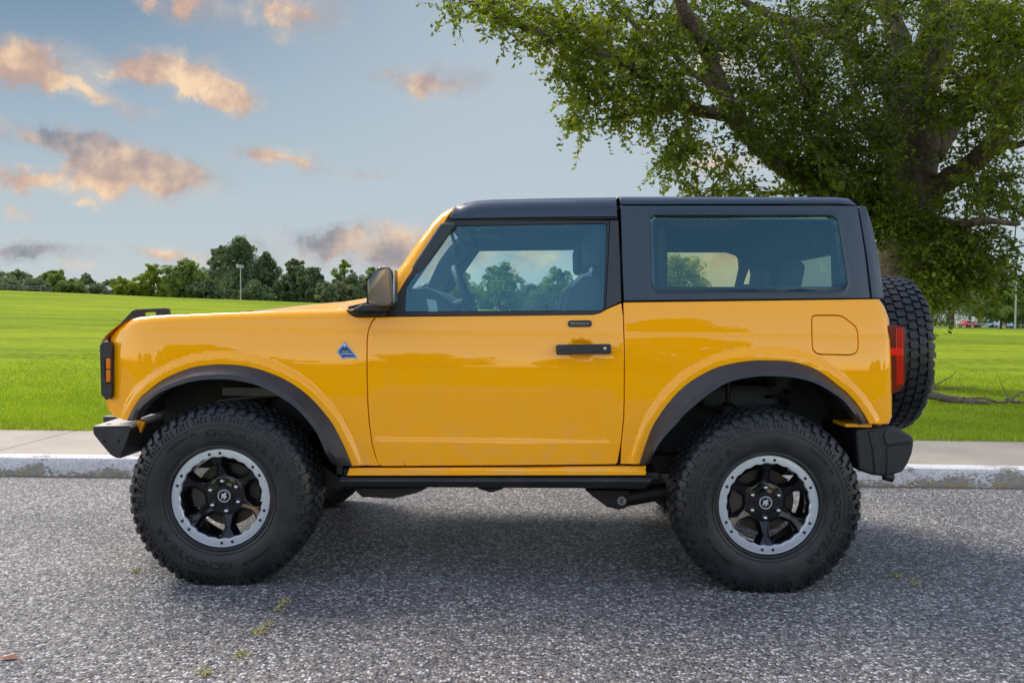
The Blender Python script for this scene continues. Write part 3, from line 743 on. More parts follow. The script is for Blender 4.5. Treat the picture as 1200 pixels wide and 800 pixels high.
# -------- greenhouse
def Yg(X, Z): return .128+(np.asarray(Z, float)-1.27)*.20+0*np.asarray(X, float)
g = lambda pts: [PS(a, b, Yg) for a, b in pts]
ROOF_TOPF = [(533, 240.5), (538, 238), (544, 236), (556, 233.7), (574, 232.2), (620, 231), (670, 230), (723, 229.3)]
def Yroof(X, Z):
    X = np.asarray(X, float); Z = np.asarray(Z, float)
    return Yg(X, Z)-.006+fil(polydist(X, Z, g(ROOF_TOPF), False), .075)
REARTOP = [(726, 229.3), (860, 229.3), (980, 229.8), (998, 230.7), (1007, 233.5), (1012, 237)]
def Ycap(X, Z):
    X = np.asarray(X, float); Z = np.asarray(Z, float)
    return Yg(X, Z)-.006+fil(polydist(X, Z, g(REARTOP), False), .05)+.05*np.clip((X-1.62)/.15, 0, 1.4)**2
def Yhard(X, Z):
    X = np.asarray(X, float); Z = np.asarray(Z, float)
    return Yg(X, Z)-.004+fil(polydist(X, Z, HWIN, True), .006)*-.5+.02*np.clip((X-1.60)/.15, 0, 1.4)**2
HWIN = roundpoly(g([(761, 252.5), (980.5, 252.5), (994.5, 340.5), (763.5, 342)]), [.035, .045, .05, .045], 6)
CORN = [(1007, 241), (1012, 268), (1018, 305), (1023.5, 349)]
def Ycorner(X, Z):
    X = np.asarray(X, float); Z = np.asarray(Z, float)
    xs = np.interp(Z, [p[1] for p in g(CORN)[::-1]], [p[0] for p in g(CORN)[::-1]])
    return Yg(X, Z)+.018+fil_out(X-xs)
def fil_out(d):
    r = .085; d = np.clip(d, 0, r*.999); return r-np.sqrt(r*r-d*d)
def green(far):
    # front roof panel side
    out = g(ROOF_TOPF)+g([(723.6, 254.3), (600, 255.6), (526, 257)])
    panel('roof_side', HARD, car, out, Yroof, far=far, bev=.002)
    # rear hard top: cap and side
    panel('hardtop_cap', HARD, car, g(REARTOP)+g([(1014, 240.6), (980, 239.4), (727, 240.2)]), Ycap, far=far, bev=.002)
    side = panel('hardtop_side', HARD, car, g([(727, 240.8), (1006.3, 240.8), (1011.3, 268), (1017.3, 305), (1022.8, 349.4), (731, 352.6), (729, 300)]), Yhard, holes=[HWIN], far=far, bev=.002, gap=.0015, flange=.02)
    wn = panel('quarter_window', GLASSD, side, HWIN, lambda X, Z: Yhard(X, Z)+.005, far=far, gap=.0004, bev=.001, flange=.003)
    # black band printed round the inside of that glass
    inn = [tuple(p) for p in offset_loop([p for p in (HWIN if area(HWIN) > 0 else HWIN[::-1])], -.022)[0]]
    outb = [tuple(p) for p in offset_loop([p for p in (HWIN if area(HWIN) > 0 else HWIN[::-1])], .018)[0]]
    panel('window_band', GLOSSB, side, outb, lambda X, Z: Yhard(X, Z)+.012, holes=[inn], far=far, gap=.001, bev=.001, flange=.002)
    cor = [(x, z) for x, z in g([(1007.5, 241.3), (1012.5, 268), (1018.5, 305), (1024, 349.3)])]
    o2 = cor+[P(a, b, .23) for a, b in [(1034, 349.3)]]+[P(a, b, .26) for a, b in [(1032, 327), (1028.5, 300), (1022.5, 264), (1015.5, 241.3)]]
    panel('hardtop_corner', HARD, car, o2, Ycorner, far=far, bev=.002, gap=.001)
    # orange windscreen pillar
    ap = [(533.5, 240.6), (520.5, 261), (505.5, 285), (490.5, 307), (475.5, 328.5), (466.5, 343.5), (453, 365), (428, 364), (437, 352), (460, 322.5), (475, 303), (490, 281), (505, 261), (512, 253.5), (518, 248.5), (525, 244.3)]
    lead = g(ap[8:]+[ap[0]])
    panel('windscreen_pillar', PAINT, car, g(ap), lambda X, Z: Yg(X, Z)+.004+fil(polydist(X, Z, lead, False), .05), far=far, gap=.001)
green(False); green(True)

# window frame, glass, pillar panel and mirror belong to the door
def doortop(far, door):
    win = roundpoly(g([(475.2, 337.5), (524.5, 265), (711.3, 261.8), (710.4, 295), (707.8, 364), (474, 365.2)]), [.02, .01, .02, .01, .02, .01])
    fo = g([(441, 370.5), (443, 366.5), (453.5, 364.5), (466.5, 344), (475.5, 329), (490.5, 307.5), (505.5, 285.5), (520.5, 261.5), (523, 258), (714.6, 258), (712.8, 300), (709.6, 362.3), (704, 366.6), (695, 368.9), (600, 370)])
    fr_ = panel('window_frame', BLACKP, door, fo, lambda X, Z: Yg(X, Z)+.002, holes=[win], far=far, gap=.0005, bev=.002, flange=.03)
    panel('door_window', GLASS, door, win, lambda X, Z: Yg(X, Z)+.008, far=far, gap=.001, bev=.001, flange=.003)
    panel('pillar_panel', HARD if False else ROOFT, door, g([(714.9, 258), (724.8, 258), (726.5, 300), (728.3, 353), (709.9, 361.8), (713.1, 300)]), lambda X, Z: Yg(X, Z)+.0, far=far, gap=.0006, bev=.002)
    b = MB(); b.prism(g([(522, 258.5), (724, 256), (724, 252), (526, 254)]), my(.23, far), my(.30, far)); b.build('roof_seal', UNDER, car)
doortop(False, DOOR); doortop(True, DOORX)

# roof skins (front panel, rear cap), hood, windscreen, tail and nose between the two sides
def span(name, m, line, y_in, crown=.02, nv=24, parent=None, drop=0., shrink=0.):
    """skin carried across the car from one silhouette line [(x,z)..]"""
    n = len(line)-1
    def fn(u, v):
        i = int(round(u*n)); x, z = line[i]; s = 2*v-1
        y = y_in+(WID-2*y_in)*v
        return (x, y, z+crown*(1-s*s)-drop)
    return surf(name, m, parent or car, fn, n, nv, flip=False)
rt = g(ROOF_TOPF); span('roof_panel', HARD, [(x, z-.001) for x, z in rt], .31, .022)
rt2 = g(REARTOP)+[(g([(1014, 240.6)])[0])]; span('hardtop_roof', HARD, [(x, z-.001) for x, z in rt2], .29, .015)
TF = topF[1:]
def hood(u, v):
    # follows the fender line at the edge, rises to a central bulge towards the cowl
    n = len(TFR)-1; i = int(round(u*n)); x, z = TFR[i]; y0 = .125+.040
    s = 2*v-1; a = abs(s); xr = (x-TFR[0][0])/(TFR[-1][0]-TFR[0][0])
    edge = 1-a**7
    bulge = (1-sst(np.array(a), .45, .72))*(.004+.040*sst(np.array(xr), .40, 1.0))
    nose = -.06*a**3*0
    return (x-.05*(1-a*a)*(1-xr)**3, y0+(WID-2*y0)*v, z-.004+.006*edge*min(1, xr*4)+float(bulge))
TFR = resample(TF, .03, False)
surf('hood', PAINT, car, hood, len(TFR)-1, 60)
# cowl and windscreen
cb = MB()
x0, z0 = topF[-1]; wx0, wz0 = g([(436, 352)])[0]; wx1, wz1 = g([(527, 244)])[0]
cb.prism([(x0-.02, z0-.05), (x0+.01, z0+.015), (wx0+.02, wz0+.005), (wx0+.1, wz0-.08)], .18, WID-.18); cb.build('cowl', BLACKP, car, bevel=.004)
for fr in (False, True):
    cb = MB(); pa = [P(395, 361.8, .18), P(406, 362.8, .18), P(425, 361, .18), P(430, 357, .2)]; pb = [P(397, 358.6, .42), P(405, 353, .42), P(425.5, 349.8, .42), P(430, 349, .42)]
    vs = [(x, my(.17, fr), z) for x, z in pa]+[(x, my(.42, fr), z) for x, z in pb]+[(x, my(.17, fr), z-.03) for x, z in pa]+[(x, my(.42, fr), z-.05) for x, z in pb]
    cb.add(vs, [(0, 1, 5, 4), (1, 2, 6, 5), (2, 3, 7, 6), (8, 12, 13, 9), (9, 13, 14, 10), (10, 14, 15, 11), (0, 8, 9, 1), (1, 9, 10, 2), (2, 10, 11, 3), (4, 5, 13, 12), (5, 6, 14, 13), (6, 7, 15, 14), (0, 4, 12, 8), (3, 11, 15, 7)])
    cb.build('cowl_corner', PAINT, car, bevel=.003)
for y0 in (.45, 1.05):
    wp = MB(); wp.tube([(x0+.06, y0, z0+.045), (x0+.13, y0+.25, z0+.07), (x0+.17, y0+.5, z0+.08)], .008, 8); wp.build('wiper', BLACKP, car)
def screen(u, v):
    s = 2*v-1
    return (wx0+(wx1-wx0)*u-.045*(1-s*s), .17+.09*u+(WID-.34-.18*u)*v, wz0+(wz1-wz0)*u)
surf('windscreen', WSGLASS, car, screen, 8, 20)
hd = MB(); hd.prism([(wx1-.03, wz1-.06), (wx1-.0, wz1-.005), (wx1+.06, wz1-.01), (wx1+.05, wz1-.07)], .27, WID-.27); hd.build('windscreen_header', BLACKP, car, bevel=.004)
# tail
xb = P(1043, 400, .14)[0]
tg = MB(); tg.box(xb-.05, xb-.004, .19, WID-.19, .56, 1.315); tg.build('tailgate', PAINT, car, bevel=.02, seg=3)
bx0, bz0 = P(1033.5, 349, .25); bx1, bz1 = P(1015, 241.5, .28)
def rearglass(u, v): return (bx0-.012+(bx1-bx0)*u, .44+(WID-.88)*v, bz0+(bz1-bz0)*u)
for fr in (False, True):
    b = MB(); ya, yb_ = (.25, .45) if not fr else (WID-.45, WID-.25)
    q_ = [(bx0-.014, bz0-.01), (bx1-.014, bz1-.005), (bx1-.045, bz1-.005), (bx0-.045, bz0-.01)]
    b.prism(q_, ya, yb_); b.build('rear_window_surround', HARD, car, bevel=.003)
surf('rear_window', GLASSR, car, rearglass, 4, 8)
# tail lamp
for fr in (False, True):
    Yl = .135; L = lambda a, b: P(a, b, Yl)
    prof = roundpoly([L(1039.5, 381), L(1059, 381.8), L(1061, 388), L(1061, 446), L(1056, 458), L(1045, 461.5), L(1040, 456)], [.012, .02, .01, .02, .03, .02, .02], 3)
    b = MB(); b.prism(prof, my(Yl, fr), my(.30, fr)); lamp = b.build('tail_lamp', REDD, car, bevel=.010, seg=3)
    b = MB(); b.prism([L(1050, 384), L(1058.5, 384), L(1059, 450), L(1050, 452)], my(Yl-.002, fr), my(.18, fr)); b.build('lamp_light_guide', REDL, lamp, bevel=.004)
    b = MB(); b.prism([L(1043.5, 408), L(1055.5, 408), L(1057.5, 411), L(1057.5, 416.5), L(1043.5, 416.5)], my(Yl-.004, fr), my(.17, fr)); b.build('lamp_bar', REDB, lamp, bevel=.002)
# nose: bezel with amber marker, grille panel
for fr in (False, True):
    Yn = .19; L = lambda a, b: P(a, b, Yn)
    L = lambda a, b: P(a, b, Yn-.05)
    b = MB(); b.prism(roundpoly([L(117.2, 404.5), L(121, 400.3), L(126.5, 400), L(131, 404), L(131, 464), L(125, 469), L(119, 461.5)], .008, 3), my(Yn-.055, fr), my(Yn+.3, fr))
    bz = b.build('headlight_bezel', FLARE, car, bevel=.008, seg=3)
    b = MB(); Ya = Yn-.06; L2 = lambda a, b: P(a, b, Ya)
    b.prism(roundpoly([L2(122, 422), L2(125, 418.2), L2(129, 417.8), L2(129, 449.5), L2(125.5, 448.6), L2(122.6, 443)], .006, 3), my(Ya-.002, fr), my(Ya+.05, fr)); b.build('lens_surround', GLOSSB, bz, bevel=.002)
    b = MB(); Ya -= .004
    for z_a, z_b in ((419.8, 432.6), (433.6, 447.6)):
        b.prism(roundpoly([L2(124.2, z_a), L2(128.6, z_a-.4), L2(128.6, z_b), L2(124.2, z_b-.4)], .003, 2), my(Ya, fr), my(Ya+.05, fr))
    b.build('side_marker', AMBER, bz, bevel=.0015)
nb = MB(); nx, nz = P(119, 404, .2); nb.box(nx+.01, nx+.06, .30, WID-.30, .80, nz-.01)
gr = nb.build('grille', BLACKP, car, bevel=.01)
for k in range(2):
    b = MB(); b.lathe([(0, .001), (0.012, .07), (0, .085), (-.03, .088)], (0, 0, 0), 32)
    Mx = Matrix.Translation((nx+.005, .42 if k == 0 else WID-.42, 1.0)) @ Matrix.Rotation(R(-90), 4, 'Z')
    b.v = [tuple(Mx @ Vector(v)) for v in b.v]; b.build('headlight', WHITEP, car)
# valance under the bezel, radiator block
b = MB(); b.box(nx+.05, nx+.2, .50, WID-.50, .74, .86); b.box(nx+.2, -.8, .45, WID-.45, .66, 1.16); b.build('engine_block', UNDER, car)

# trail sight: bracket on the fender corner
for fr in (False, True):
    Yt = .27; L = lambda a, b: P(a, b, Yt)
    b = MB()
    prof = [(126.5, 397.5), (134, 388), (146, 376.3), (157.5, 364), (162, 362.4), (196.5, 361), (198.8, 363), (199.6, 373.5), (186, 374), (184.8, 366), (184.6, 365.4), (170, 366.2), (168.8, 373.2), (160, 374.5), (150, 379.5), (140, 389), (131, 400)]
    b.prism([L(*p) if not fr else (L(*p)[0], L(*p)[1]-.025) for p in prof], my(Yt-.025, fr), my(Yt+.012, fr))
    b.prism([L(184.6, 369.9), L(185.2, 370.5), L(168.8, 371.2), L(168.8, 370.2)], my(Yt-.025, fr), my(Yt+.012, fr))
    b.build('trail_sight', BLACKP, car, bevel=.004)

# front bumper: steel, with corner cap, bolts, top plate
for fr in (False, True):
    Yb = .20; L = lambda a, b: P(a, b, Yb)
    b = MB(); prof = [L(108.3, 501), L(110, 498.8), L(154.5, 498), L(154.5, 499.3), L(147.5, 520), L(141.5, 537), L(136, 536.5), L(129.5, 533), L(118, 519.5), L(109.5, 508.5)]
    b.prism(prof, my(Yb, fr), my(.62, fr)); bm_ = b.build('front_bumper', FLARE, car, bevel=.006, seg=3)
    for (a, c) in ((121.2, 516.2), (138.2, 516.2)):
        b = MB(); X_, Z_ = L(a, c); b.sphere((X_, my(Yb-.001, fr), Z_), (.009, .006, .009)); b.build('bolt', STEEL if False else BLACKP, bm_)
    b = MB(); xa, za = L(110, 498.8); xb_, zb_ = L(155, 498)
    xt = P(134, 488, .55)[0]
    b.add([(xa, my(Yb, fr), za+.001), (xb_, my(Yb, fr), zb_+.001), (xb_, my(.95, fr), zb_+.004), (xa-.05, my(.95, fr), za+.004), (xa, my(Yb, fr), za-.012), (xb_, my(Yb, fr), zb_-.012), (xb_, my(.95, fr), zb_-.01), (xa-.05, my(.95, fr), za-.01)],
          [(0, 1, 2, 3), (7, 6, 5, 4), (0, 4, 5, 1), (1, 5, 6, 2), (2, 6, 7, 3), (3, 7, 4, 0)])
    b.build('bumper_top_plate', mat('bumper_top_sheen', (.50, .47, .42), .45, .0) if not fr else bpy.data.materials['bumper_top_sheen'], bm_, bevel=.003)  # pale base colour paints in the sky's reflection on the bumper top
    for (x_, y_) in ((xa+.05, .25), (xa+.115, .25), (xa+.09, .40)):
        b = MB(); b.lathe([(0, .0001), (0, .012)], (0, 0, 0), 14)
        b.v = [(x_+v[0], my(y_+v[2], fr), za+.0045) for v in b.v]; b.build('plate_hole', GLOSSB, bm_, smooth=0, fix=False)
    b = MB(); b.prism([L(134, 535), L(150, 535), L(156, 552), L(148, 546)], my(.5, fr), my(.9, fr)); b.build('skid_plate', UNDER, car)
b = MB(); b.box(P(118, 0, .6)[0], P(150, 0, .6)[0], .6, WID-.6, .60, .715); b.build('bumper_beam', FLARE, car, bevel=.01)
b = MB(); X_, Z_ = P(147, 529, .36); b.tube([(X_-.022, .36, Z_-.008), (X_-.01, .35, Z_+.006), (X_+.014, .35, Z_+.004), (X_+.022, .36, Z_-.004)], [.006, .012, .012, .006], 10); b.build('tow_hook', WHITEP, car)
b = MB(); b.prism(px_([(158, 491), (170, 494), (164.5, 507)], .26), .26, .29); b.build('fender_brace', PAINT, car)

# rear bumper
for fr in (False, True):
    Yb = .13; L = lambda a, b: P(a, b, Yb)
    b = MB()
    low = [L(1003, 503), L(1014, 501), L(1037, 499.5), L(1052, 501), L(1070.5, 511.5), L(1071.5, 518), L(1069, 531), L(1064, 543), L(1058, 553.3), L(1048, 556), L(1036, 558.2), L(1022, 556.6), L(1005, 550.5)]
    b.prism(low, my(Yb, fr), my(.98, fr)); rb = b.build('rear_bumper', BLACKP, car, bevel=.014, seg=3)
    b = MB(); b.prism([L(1038, 503), L(1053, 503.5), L(1069, 512), L(1070, 518), L(1038, 521.5), L(1035, 510)], my(Yb-.008, fr), my(.3, fr)); b.build('bumper_step_pad', FLARE, rb, bevel=.006, seg=3)
    b = MB(); b.prism([L(1038.5, 523), L(1070, 519.6), L(1068, 531), L(1063, 543), L(1057, 552), L(1037, 556), L(1039, 540)], my(Yb-.007, fr), my(.3, fr)); b.build('bumper_corner', BLACKP, rb, bevel=.006, seg=3)
    b = MB(); b.prism([L(1017, 505), L(1027, 504), L(1034, 535), L(1033, 555), L(1024, 555), L(1022, 527)], my(Yb-.006, fr), my(.3, fr)); b.build('bumper_fin', BLACKP, rb, bevel=.005)
b = MB(); b.tube([P(1036, 558, .3)[0:1]+(.3,)+P(1036, 557, .3)[1:], P(1046, 561, .3)[0:1]+(.3,)+P(1046, 560, .3)[1:]], .022, 14); b.build('tow_eye', BLACKP, car)

# side step rail
b = MB(); prof = [(-.0, 0)]
def rail(y0, y1):
    a = P(398, 559, y0); c = P(764, 559, y0); d = P(757, 573.8, y0); e_ = P(402, 571.7, y0)
    A = MB(); A.add([(a[0], y0+.004, a[1]), (c[0], y0+.004, c[1]), (d[0], y0+.03, d[1]), (e_[0], y0+.03, e_[1]), (a[0], y1, a[1]), (c[0], y1, c[1]), (d[0], y1, d[1]), (e_[0], y1, e_[1]),
                     (a[0]+.001, y0-.012, a[1]-.018), (c[0]-.001, y0-.012, c[1]-.018)],
                    [(0, 1, 9, 8), (8, 9, 2, 3), (0, 4, 5, 1), (3, 2, 6, 7), (4, 7, 6, 5), (0, 8, 3, 7, 4), (1, 5, 6, 2, 9)]); return A
rail(.105, .24).build('side_step', FLARE, car, bevel=.004)
r2 = rail(.105, .24); r2.v = [(x, WID-y, z) for x, y, z in r2.v]; r2.build('side_step', FLARE, car, bevel=.004)

# underbody
b = MB()
for y in (.50, WID-.58): b.box(-1.6, 1.75, y, y+.08, .46, .56)
b.box(-.45, .35, .62, 1.3, .40, .50); b.box(-.9, -.45, .55, 1.35, .40, .52)
b.build('chassis_frame', UNDER, car, bevel=.008)
b = MB(); b.prism([P(415, 571, .3), P(500, 571, .3), P(490, 576, .3), P(462, 583, .3), P(425, 581, .3)], .28, .5); b.build('underbody_tray', UNDER, car)
b = MB(); b.prism([P(560, 572, .3), P(575, 577, .3), P(585, 574, .3), P(590, 572, .3)], .3, .5); b.build('underbody_tray', UNDER, car)
b = MB(); b.tube([(1.275, .25, .40), (1.275, WID-.25, .40)], .045, 16); b.sphere((1.275, 1.0, .40), (.17, .16, .16), 18, 12); b.build('rear_axle', UNDER, car)
b = MB(); b.tube([(-1.275, .25, .41), (-1.275, WID-.25, .41)], .03, 14); b.sphere((-1.275, .95, .43), (.14, .16, .12), 16, 10); b.build('front_axle', UNDER, car)
b = MB(); b.tube([(-1.1, .95, .45), (1.15, 1.0, .44)], .035, 12); b.build('drive_shaft', UNDER, car)
b = MB(); b.tube([(-.5, 1.3, .42), (.9, 1.35, .44), (1.2, 1.45, .62), (1.8, 1.45, .52)], .032, 12); b.sphere((.3, 1.3, .43), (.28, .12, .07), 16, 10); b.build('exhaust', UNDER, car)
for fr in (False, True):
    Ya = .40; L = lambda a, c: P(a, c, Ya)
    b = MB(); b.prism([L(686, 574), L(738, 574), L(738, 590), L(733, 595.5), L(725, 597), L(712, 594), L(694, 581)], my(Ya, fr), my(Ya+.09, fr)); ab = b.build('arm_bracket', UNDER, car, bevel=.006)
    b = MB(); c_ = L(728.4, 586); b.lathe([(.0, .0005), (.012, .014), (.012, .022), (0, .026)], (c_[0], my(Ya-.002, fr), c_[1]), 20); b.build('pivot_bolt', mat('dull_steel', (.3, .31, .32), .4, .8) if not fr else bpy.data.materials['dull_steel'], ab)
    for (a, c, rr) in ((702, 576.5, .009), (713, 579, .016)):
        b = MB(); c_ = L(a, c); b.lathe([(0, .0005), (0, rr)], (c_[0], my(Ya-.003, fr), c_[1]), 16); b.build('bracket_hole', LINER, ab, smooth=0, fix=False)
    b = MB(); q0 = L(728.4, 586); b.tube([(q0[0], my(Ya+.04, fr), q0[1]), (1.0, my(Ya+.02, fr), .41), (1.25, my(Ya+.0, fr), .38)], [.045, .04, .05], 14); b.build('trailing_arm', UNDER, car)
    # shock absorber, spring and boot seen above the rear tyre
    b = MB(); s0 = P(853, 481, .36); s1 = P(853, 430, .36); b.tube([(s0[0], my(.36, fr), .45), (s0[0], my(.36, fr), s0[1])], .035, 16); b.sphere((s0[0], my(.36, fr), s0[1]-.01), (.052, .052, .055), 18, 10)
    b.tube([(s0[0], my(.36, fr), s0[1]), (s1[0], my(.36, fr), s1[1]+.1)], .012, 10); b.build('shock_absorber', UNDER, car)
    b = MB(); s0 = P(912, 470, .40)[0]
    b.tube([(s0+.055*math.cos(t*.5), my(.42, fr)+.055*math.sin(t*.5), .45+t*.0045) for t in range(0, 110)], .008, 8); b.build('coil_spring', UNDER, car)
    b = MB(); b.tube([(-1.22, my(.40, fr), .45), (-1.18, my(.44, fr), .95)], .03, 14); b.tube([(-1.22+.06*math.cos(t*.5), my(.41, fr)+.06*math.sin(t*.5), .58+t*.0032) for t in range(0, 110)], .009, 8); b.build('front_strut', UNDER, car)
    b = MB(); b.box(-1.36, -1.06, my(.33, fr)-.03, my(.33, fr)+.03, .86, .90); b.tube([(-1.38, my(.3, fr), .83), (-1.1, my(.34, fr), .865)], .012, 8); b.build('control_arm', mat('grey_casting', (.10, .10, .10), .5, .6) if not fr else bpy.data.materials['grey_casting'], car)
    b = MB(); b.prism(px_([(362, 548), (378, 545), (398, 560), (400, 572), (380, 570)], .3), my(.30, fr), my(.5, fr)); b.build('rear_well_bracket', UNDER, car)

# -------- handle, badges, mirror
h = MB(); Yh = float(Ybase(0., 1.1))
L = lambda a, b: P(a, b, Yh-.02)
h.prism(roundpoly([L(651.4, 403.8), L(715.6, 402.8), L(716.2, 414.2), L(652, 415.2)], .009, 4), Yh-.038, Yh-.012)
for a in (657, 710): q0 = L(a, 409); h.box(q0[0]-.018, q0[0]+.018, Yh-.014, Yh+.02, q0[1]-.014, q0[1]+.014)
hh = h.build('door_handle', FLARE, DOOR, bevel=.004, seg=3)
b = MB(); q0 = L(708.5, 408); b.lathe([(.0, .0005), (.003, .004), (.002, .0075), (0, .008)], (q0[0], Yh-.038, q0[1]), 18); b.build('door_lock', STEEL, hh if False else DOOR)
b = MB(); Yp = float(Ybase(0., P(680, 379, .1)[1])); Lp = lambda a, b: P(a, b, Yp)
b.prism(roundpoly([Lp(665.4, 375.3), Lp(693.4, 375), Lp(693.4, 382.8), Lp(665.4, 383.2)], .016, 5), Yp-.008, Yp+.01); pill = b.build('nameplate', FLARE, DOOR, bevel=.002)
def put_text(name, s, size, px, py, Y, m, parent, sx=1.):
    vs, fs = text_geo(s, size, .0006); xs = [v[0] for v in vs]; zs = [v[1] for v in vs]
    cx, cz = (min(xs)+max(xs))/2, (min(zs)+max(zs))/2; X_, Z_ = P(px, py, Y)
    b = MB(); b.add([(X_+(v[0]-cx)*sx, Y-v[2], Z_+(v[1]-cz)) for v in vs], fs); return b.build(name, m, parent, smooth=0, fix=False)
put_text('nameplate_lettering', 'B R O N C O', .014, 679.5, 379, Yp-.0092, LGREY, DOOR, 1.05)
Yf_ = float(Yfront(np.array([P(409, 411, .1)[0]]), np.array([P(409, 411, .1)[1]]))[0])-.003; Lb = lambda a, b: P(a, b, Yf_)
b = MB(); b.prism([Lb(403.8, 399.6), Lb(394.4, 412), Lb(401.8, 421.4), Lb(405.4, 419.8), Lb(420.6, 420)], Yf_-.001, Yf_+.012); bd = b.build('fender_badge', LGREY, FEND)
b = MB(); b.prism([Lb(403.9, 401.8), Lb(395.9, 412), Lb(401.9, 419.8), Lb(404.8, 418.3), Lb(417.6, 418.6)], Yf_-.002, Yf_-.001+.001); b.build('badge_face', BLUEB, FEND)
b = MB(); b.prism([Lb(398.8, 412.6), Lb(402, 406.8), Lb(404, 409), Lb(406, 406.6), Lb(409, 410), Lb(412.5, 413.2)], Yf_-.003, Yf_-.002); b.prism([Lb(400.5, 417.5), Lb(403, 415.6), Lb(412, 415.8), Lb(414.5, 417.3), Lb(404, 417)], Yf_-.003, Yf_-.002); b.build('badge_mountain', NAVY, FEND)
b = MB(); b.prism([Lb(403.9, 402.6), Lb(401.6, 405.4), Lb(403, 404.9), Lb(404.2, 406), Lb(405, 404.8), Lb(406.2, 405.4)], Yf_-.0032, Yf_-.002); b.build('badge_snowcap', WHITEP, FEND)
put_text('badge_lettering', 'BLACK', .0105, 405.2, 411.6, Yf_-.0038, WHITEP, FEND)
put_text('badge_lettering', 'DIAMOND', .0105, 406.4, 414.6, Yf_-.0038, WHITEP, FEND)
for fr in (False, True):
    # belt trim running forward of the door
    b = MB(); pts = [(405.5, 363.2), (409, 363.5), (428, 365), (453, 365), (453, 370.2), (441, 370.6), (417.5, 370.8), (411, 367.6)]
    b.prism([PS(a, c, Ybase) for a, c in pts], my(.105, fr), my(.18, fr)); b.build('belt_trim', BLACKP, car, bevel=.002)
    # mirror
    Ym = -.06
    def Mm(a, c): return P(a, c, Ym)
    front = [(424.6, 327), (427, 324), (441, 314), (444, 312.7), (455.2, 312.7), (457.6, 315), (459.6, 330), (460.8, 350), (460.4, 355.5), (456.5, 358.2), (440, 358.4), (427, 357.2), (425.2, 352)]
    b = MB(); nearp = [Mm(a, c) for a, c in front]; cx = sum(p[0] for p in nearp)/len(nearp); cz = sum(p[1] for p in nearp)/len(nearp)
    rings = [(Ym, .93), (Ym-.012+.02, 1.0), (Ym+.10, 1.0), (Ym+.16, .9)]
    vs = []; n = len(nearp)
    for (yy, k) in rings:
        for (x_, z_) in nearp:
            dy_ = .10*max(0., min(1., (cx-.004-x_)/.05)) if yy < Ym+.05 else 0.
            vs.append((cx+(x_-cx)*k, my(yy+dy_, fr), cz+(z_-cz)*k))
    fs = [tuple(range(n)), tuple(3*n+i for i in range(n))[::-1]]+[(r*n+i, (r+1)*n+i, (r+1)*n+(i+1) % n, r*n+(i+1) % n) for r in range(3) for i in range(n)]
    b.add(vs, fs); mr = b.build('side_mirror', MIRRM, car, bevel=.008, seg=3, smooth=40)
    b = MB(); gx_, gz_ = Mm(461.2, 334)
    b.box(gx_-.004, gx_+.001, my(Ym+.02, fr) if not fr else my(Ym+.13, fr), my(Ym+.13, fr) if not fr else my(Ym+.02, fr), gz_-.075, gz_+.07); b.build('mirror_glass', STEEL, mr)
    b = MB(); b.prism([P(426, 356.5, .05), P(458, 357.5, .05), P(452, 364.5, .05), P(425, 365, .05), P(412, 365, .05)], my(.0, fr), my(.16, fr)); b.build('mirror_arm', BLACKP, mr, bevel=.006)

# -------- interior
b = MB(); D = lambda a, c: P(a, c, .4)
b.prism([D(470, 368), D(474, 343), D(484, 338.5), D(505, 338), D(516, 344), D(527, 352), D(534, 365), D(534, 420), D(470, 420)], .22, WID-.22)
dash = b.build('dashboard', INTR, car, bevel=.02, seg=3)
b = MB(); b.prism([P(500, 350, .23), P(512, 352, .23), P(514, 366, .23), P(503, 366, .23)], .205, .23); b.build('air_vent', SEATL, dash, bevel=.003)
# steering wheel
sc = P(549, 350, .55); b = MB(); tilt = R(24)
ring = []
for k in range(37):
    t = 2*math.pi*k/36; a = .185*math.sin(t); ring.append((sc[0]+a*math.sin(tilt)*-1, .55+.185*math.cos(t), sc[1]-.01+a*math.cos(tilt)))
b.tube(ring, .016, 10, cap=False); b.box(sc[0]-.03, sc[0]+.03, .49, .61, sc[1]-.06, sc[1]+.03)
b.box(sc[0]-.012, sc[0]+.012, .37, .73, sc[1]-.03, sc[1]+.0); b.tube([(sc[0], .55, sc[1]-.02), (sc[0]-.3, .55, sc[1]-.12)], .03, 10); b.build('steering_wheel', INTD, car)
def seat(x, y, name='front_seat'):
    b = MB(); b.box(x-.28, x+.24, y-.25, y+.25, .78, .92); cush = b.build(name, SEAT, car, bevel=.05, seg=3)
    b = MB(); b.prism([(x+.16, .86), (x+.30, .86), (x+.43, 1.42), (x+.40, 1.47), (x+.33, 1.47), (x+.27, 1.40)], y-.25, y+.25); b.build('seat_back', SEAT, cush, bevel=.04, seg=3)
    b = MB(); b.prism([(x+.35, 1.53), (x+.42, 1.52), (x+.45, 1.70), (x+.42, 1.73), (x+.37, 1.73), (x+.345, 1.66)], y-.13, y+.13); b.build('headrest', SEAT, cush, bevel=.03, seg=3)
    for s in (-.06, .06): b = MB(); b.tube([(x+.38, y+s, 1.42), (x+.395, y+s, 1.56)], .007, 8); b.build('headrest_post', STEEL, cush)
    for s in (-.17, .17): b = MB(); b.tube([(x+.262, y+s, 1.30), (x+.285, y+s, 1.40), (x+.335, y+s*.9, 1.475), (x+.38, y+s*.85, 1.488)], .011, 8); b.build('seat_piping', SEATL, cush)
sx0 = P(686, 340, .55)[0]-.36
seat(sx0, .56); seat(sx0, WID-.56)
b = MB(); b.box(1.05, 1.45, .45, WID-.45, .80, .93); rs = b.build('rear_bench', SEAT, car, bevel=.04)
b = MB(); b.prism([(1.38, .88), (1.5, .88), (1.60, 1.36), (1.5, 1.38)], .45, WID-.45); b.build('bench_back', SEAT, rs, bevel=.04)
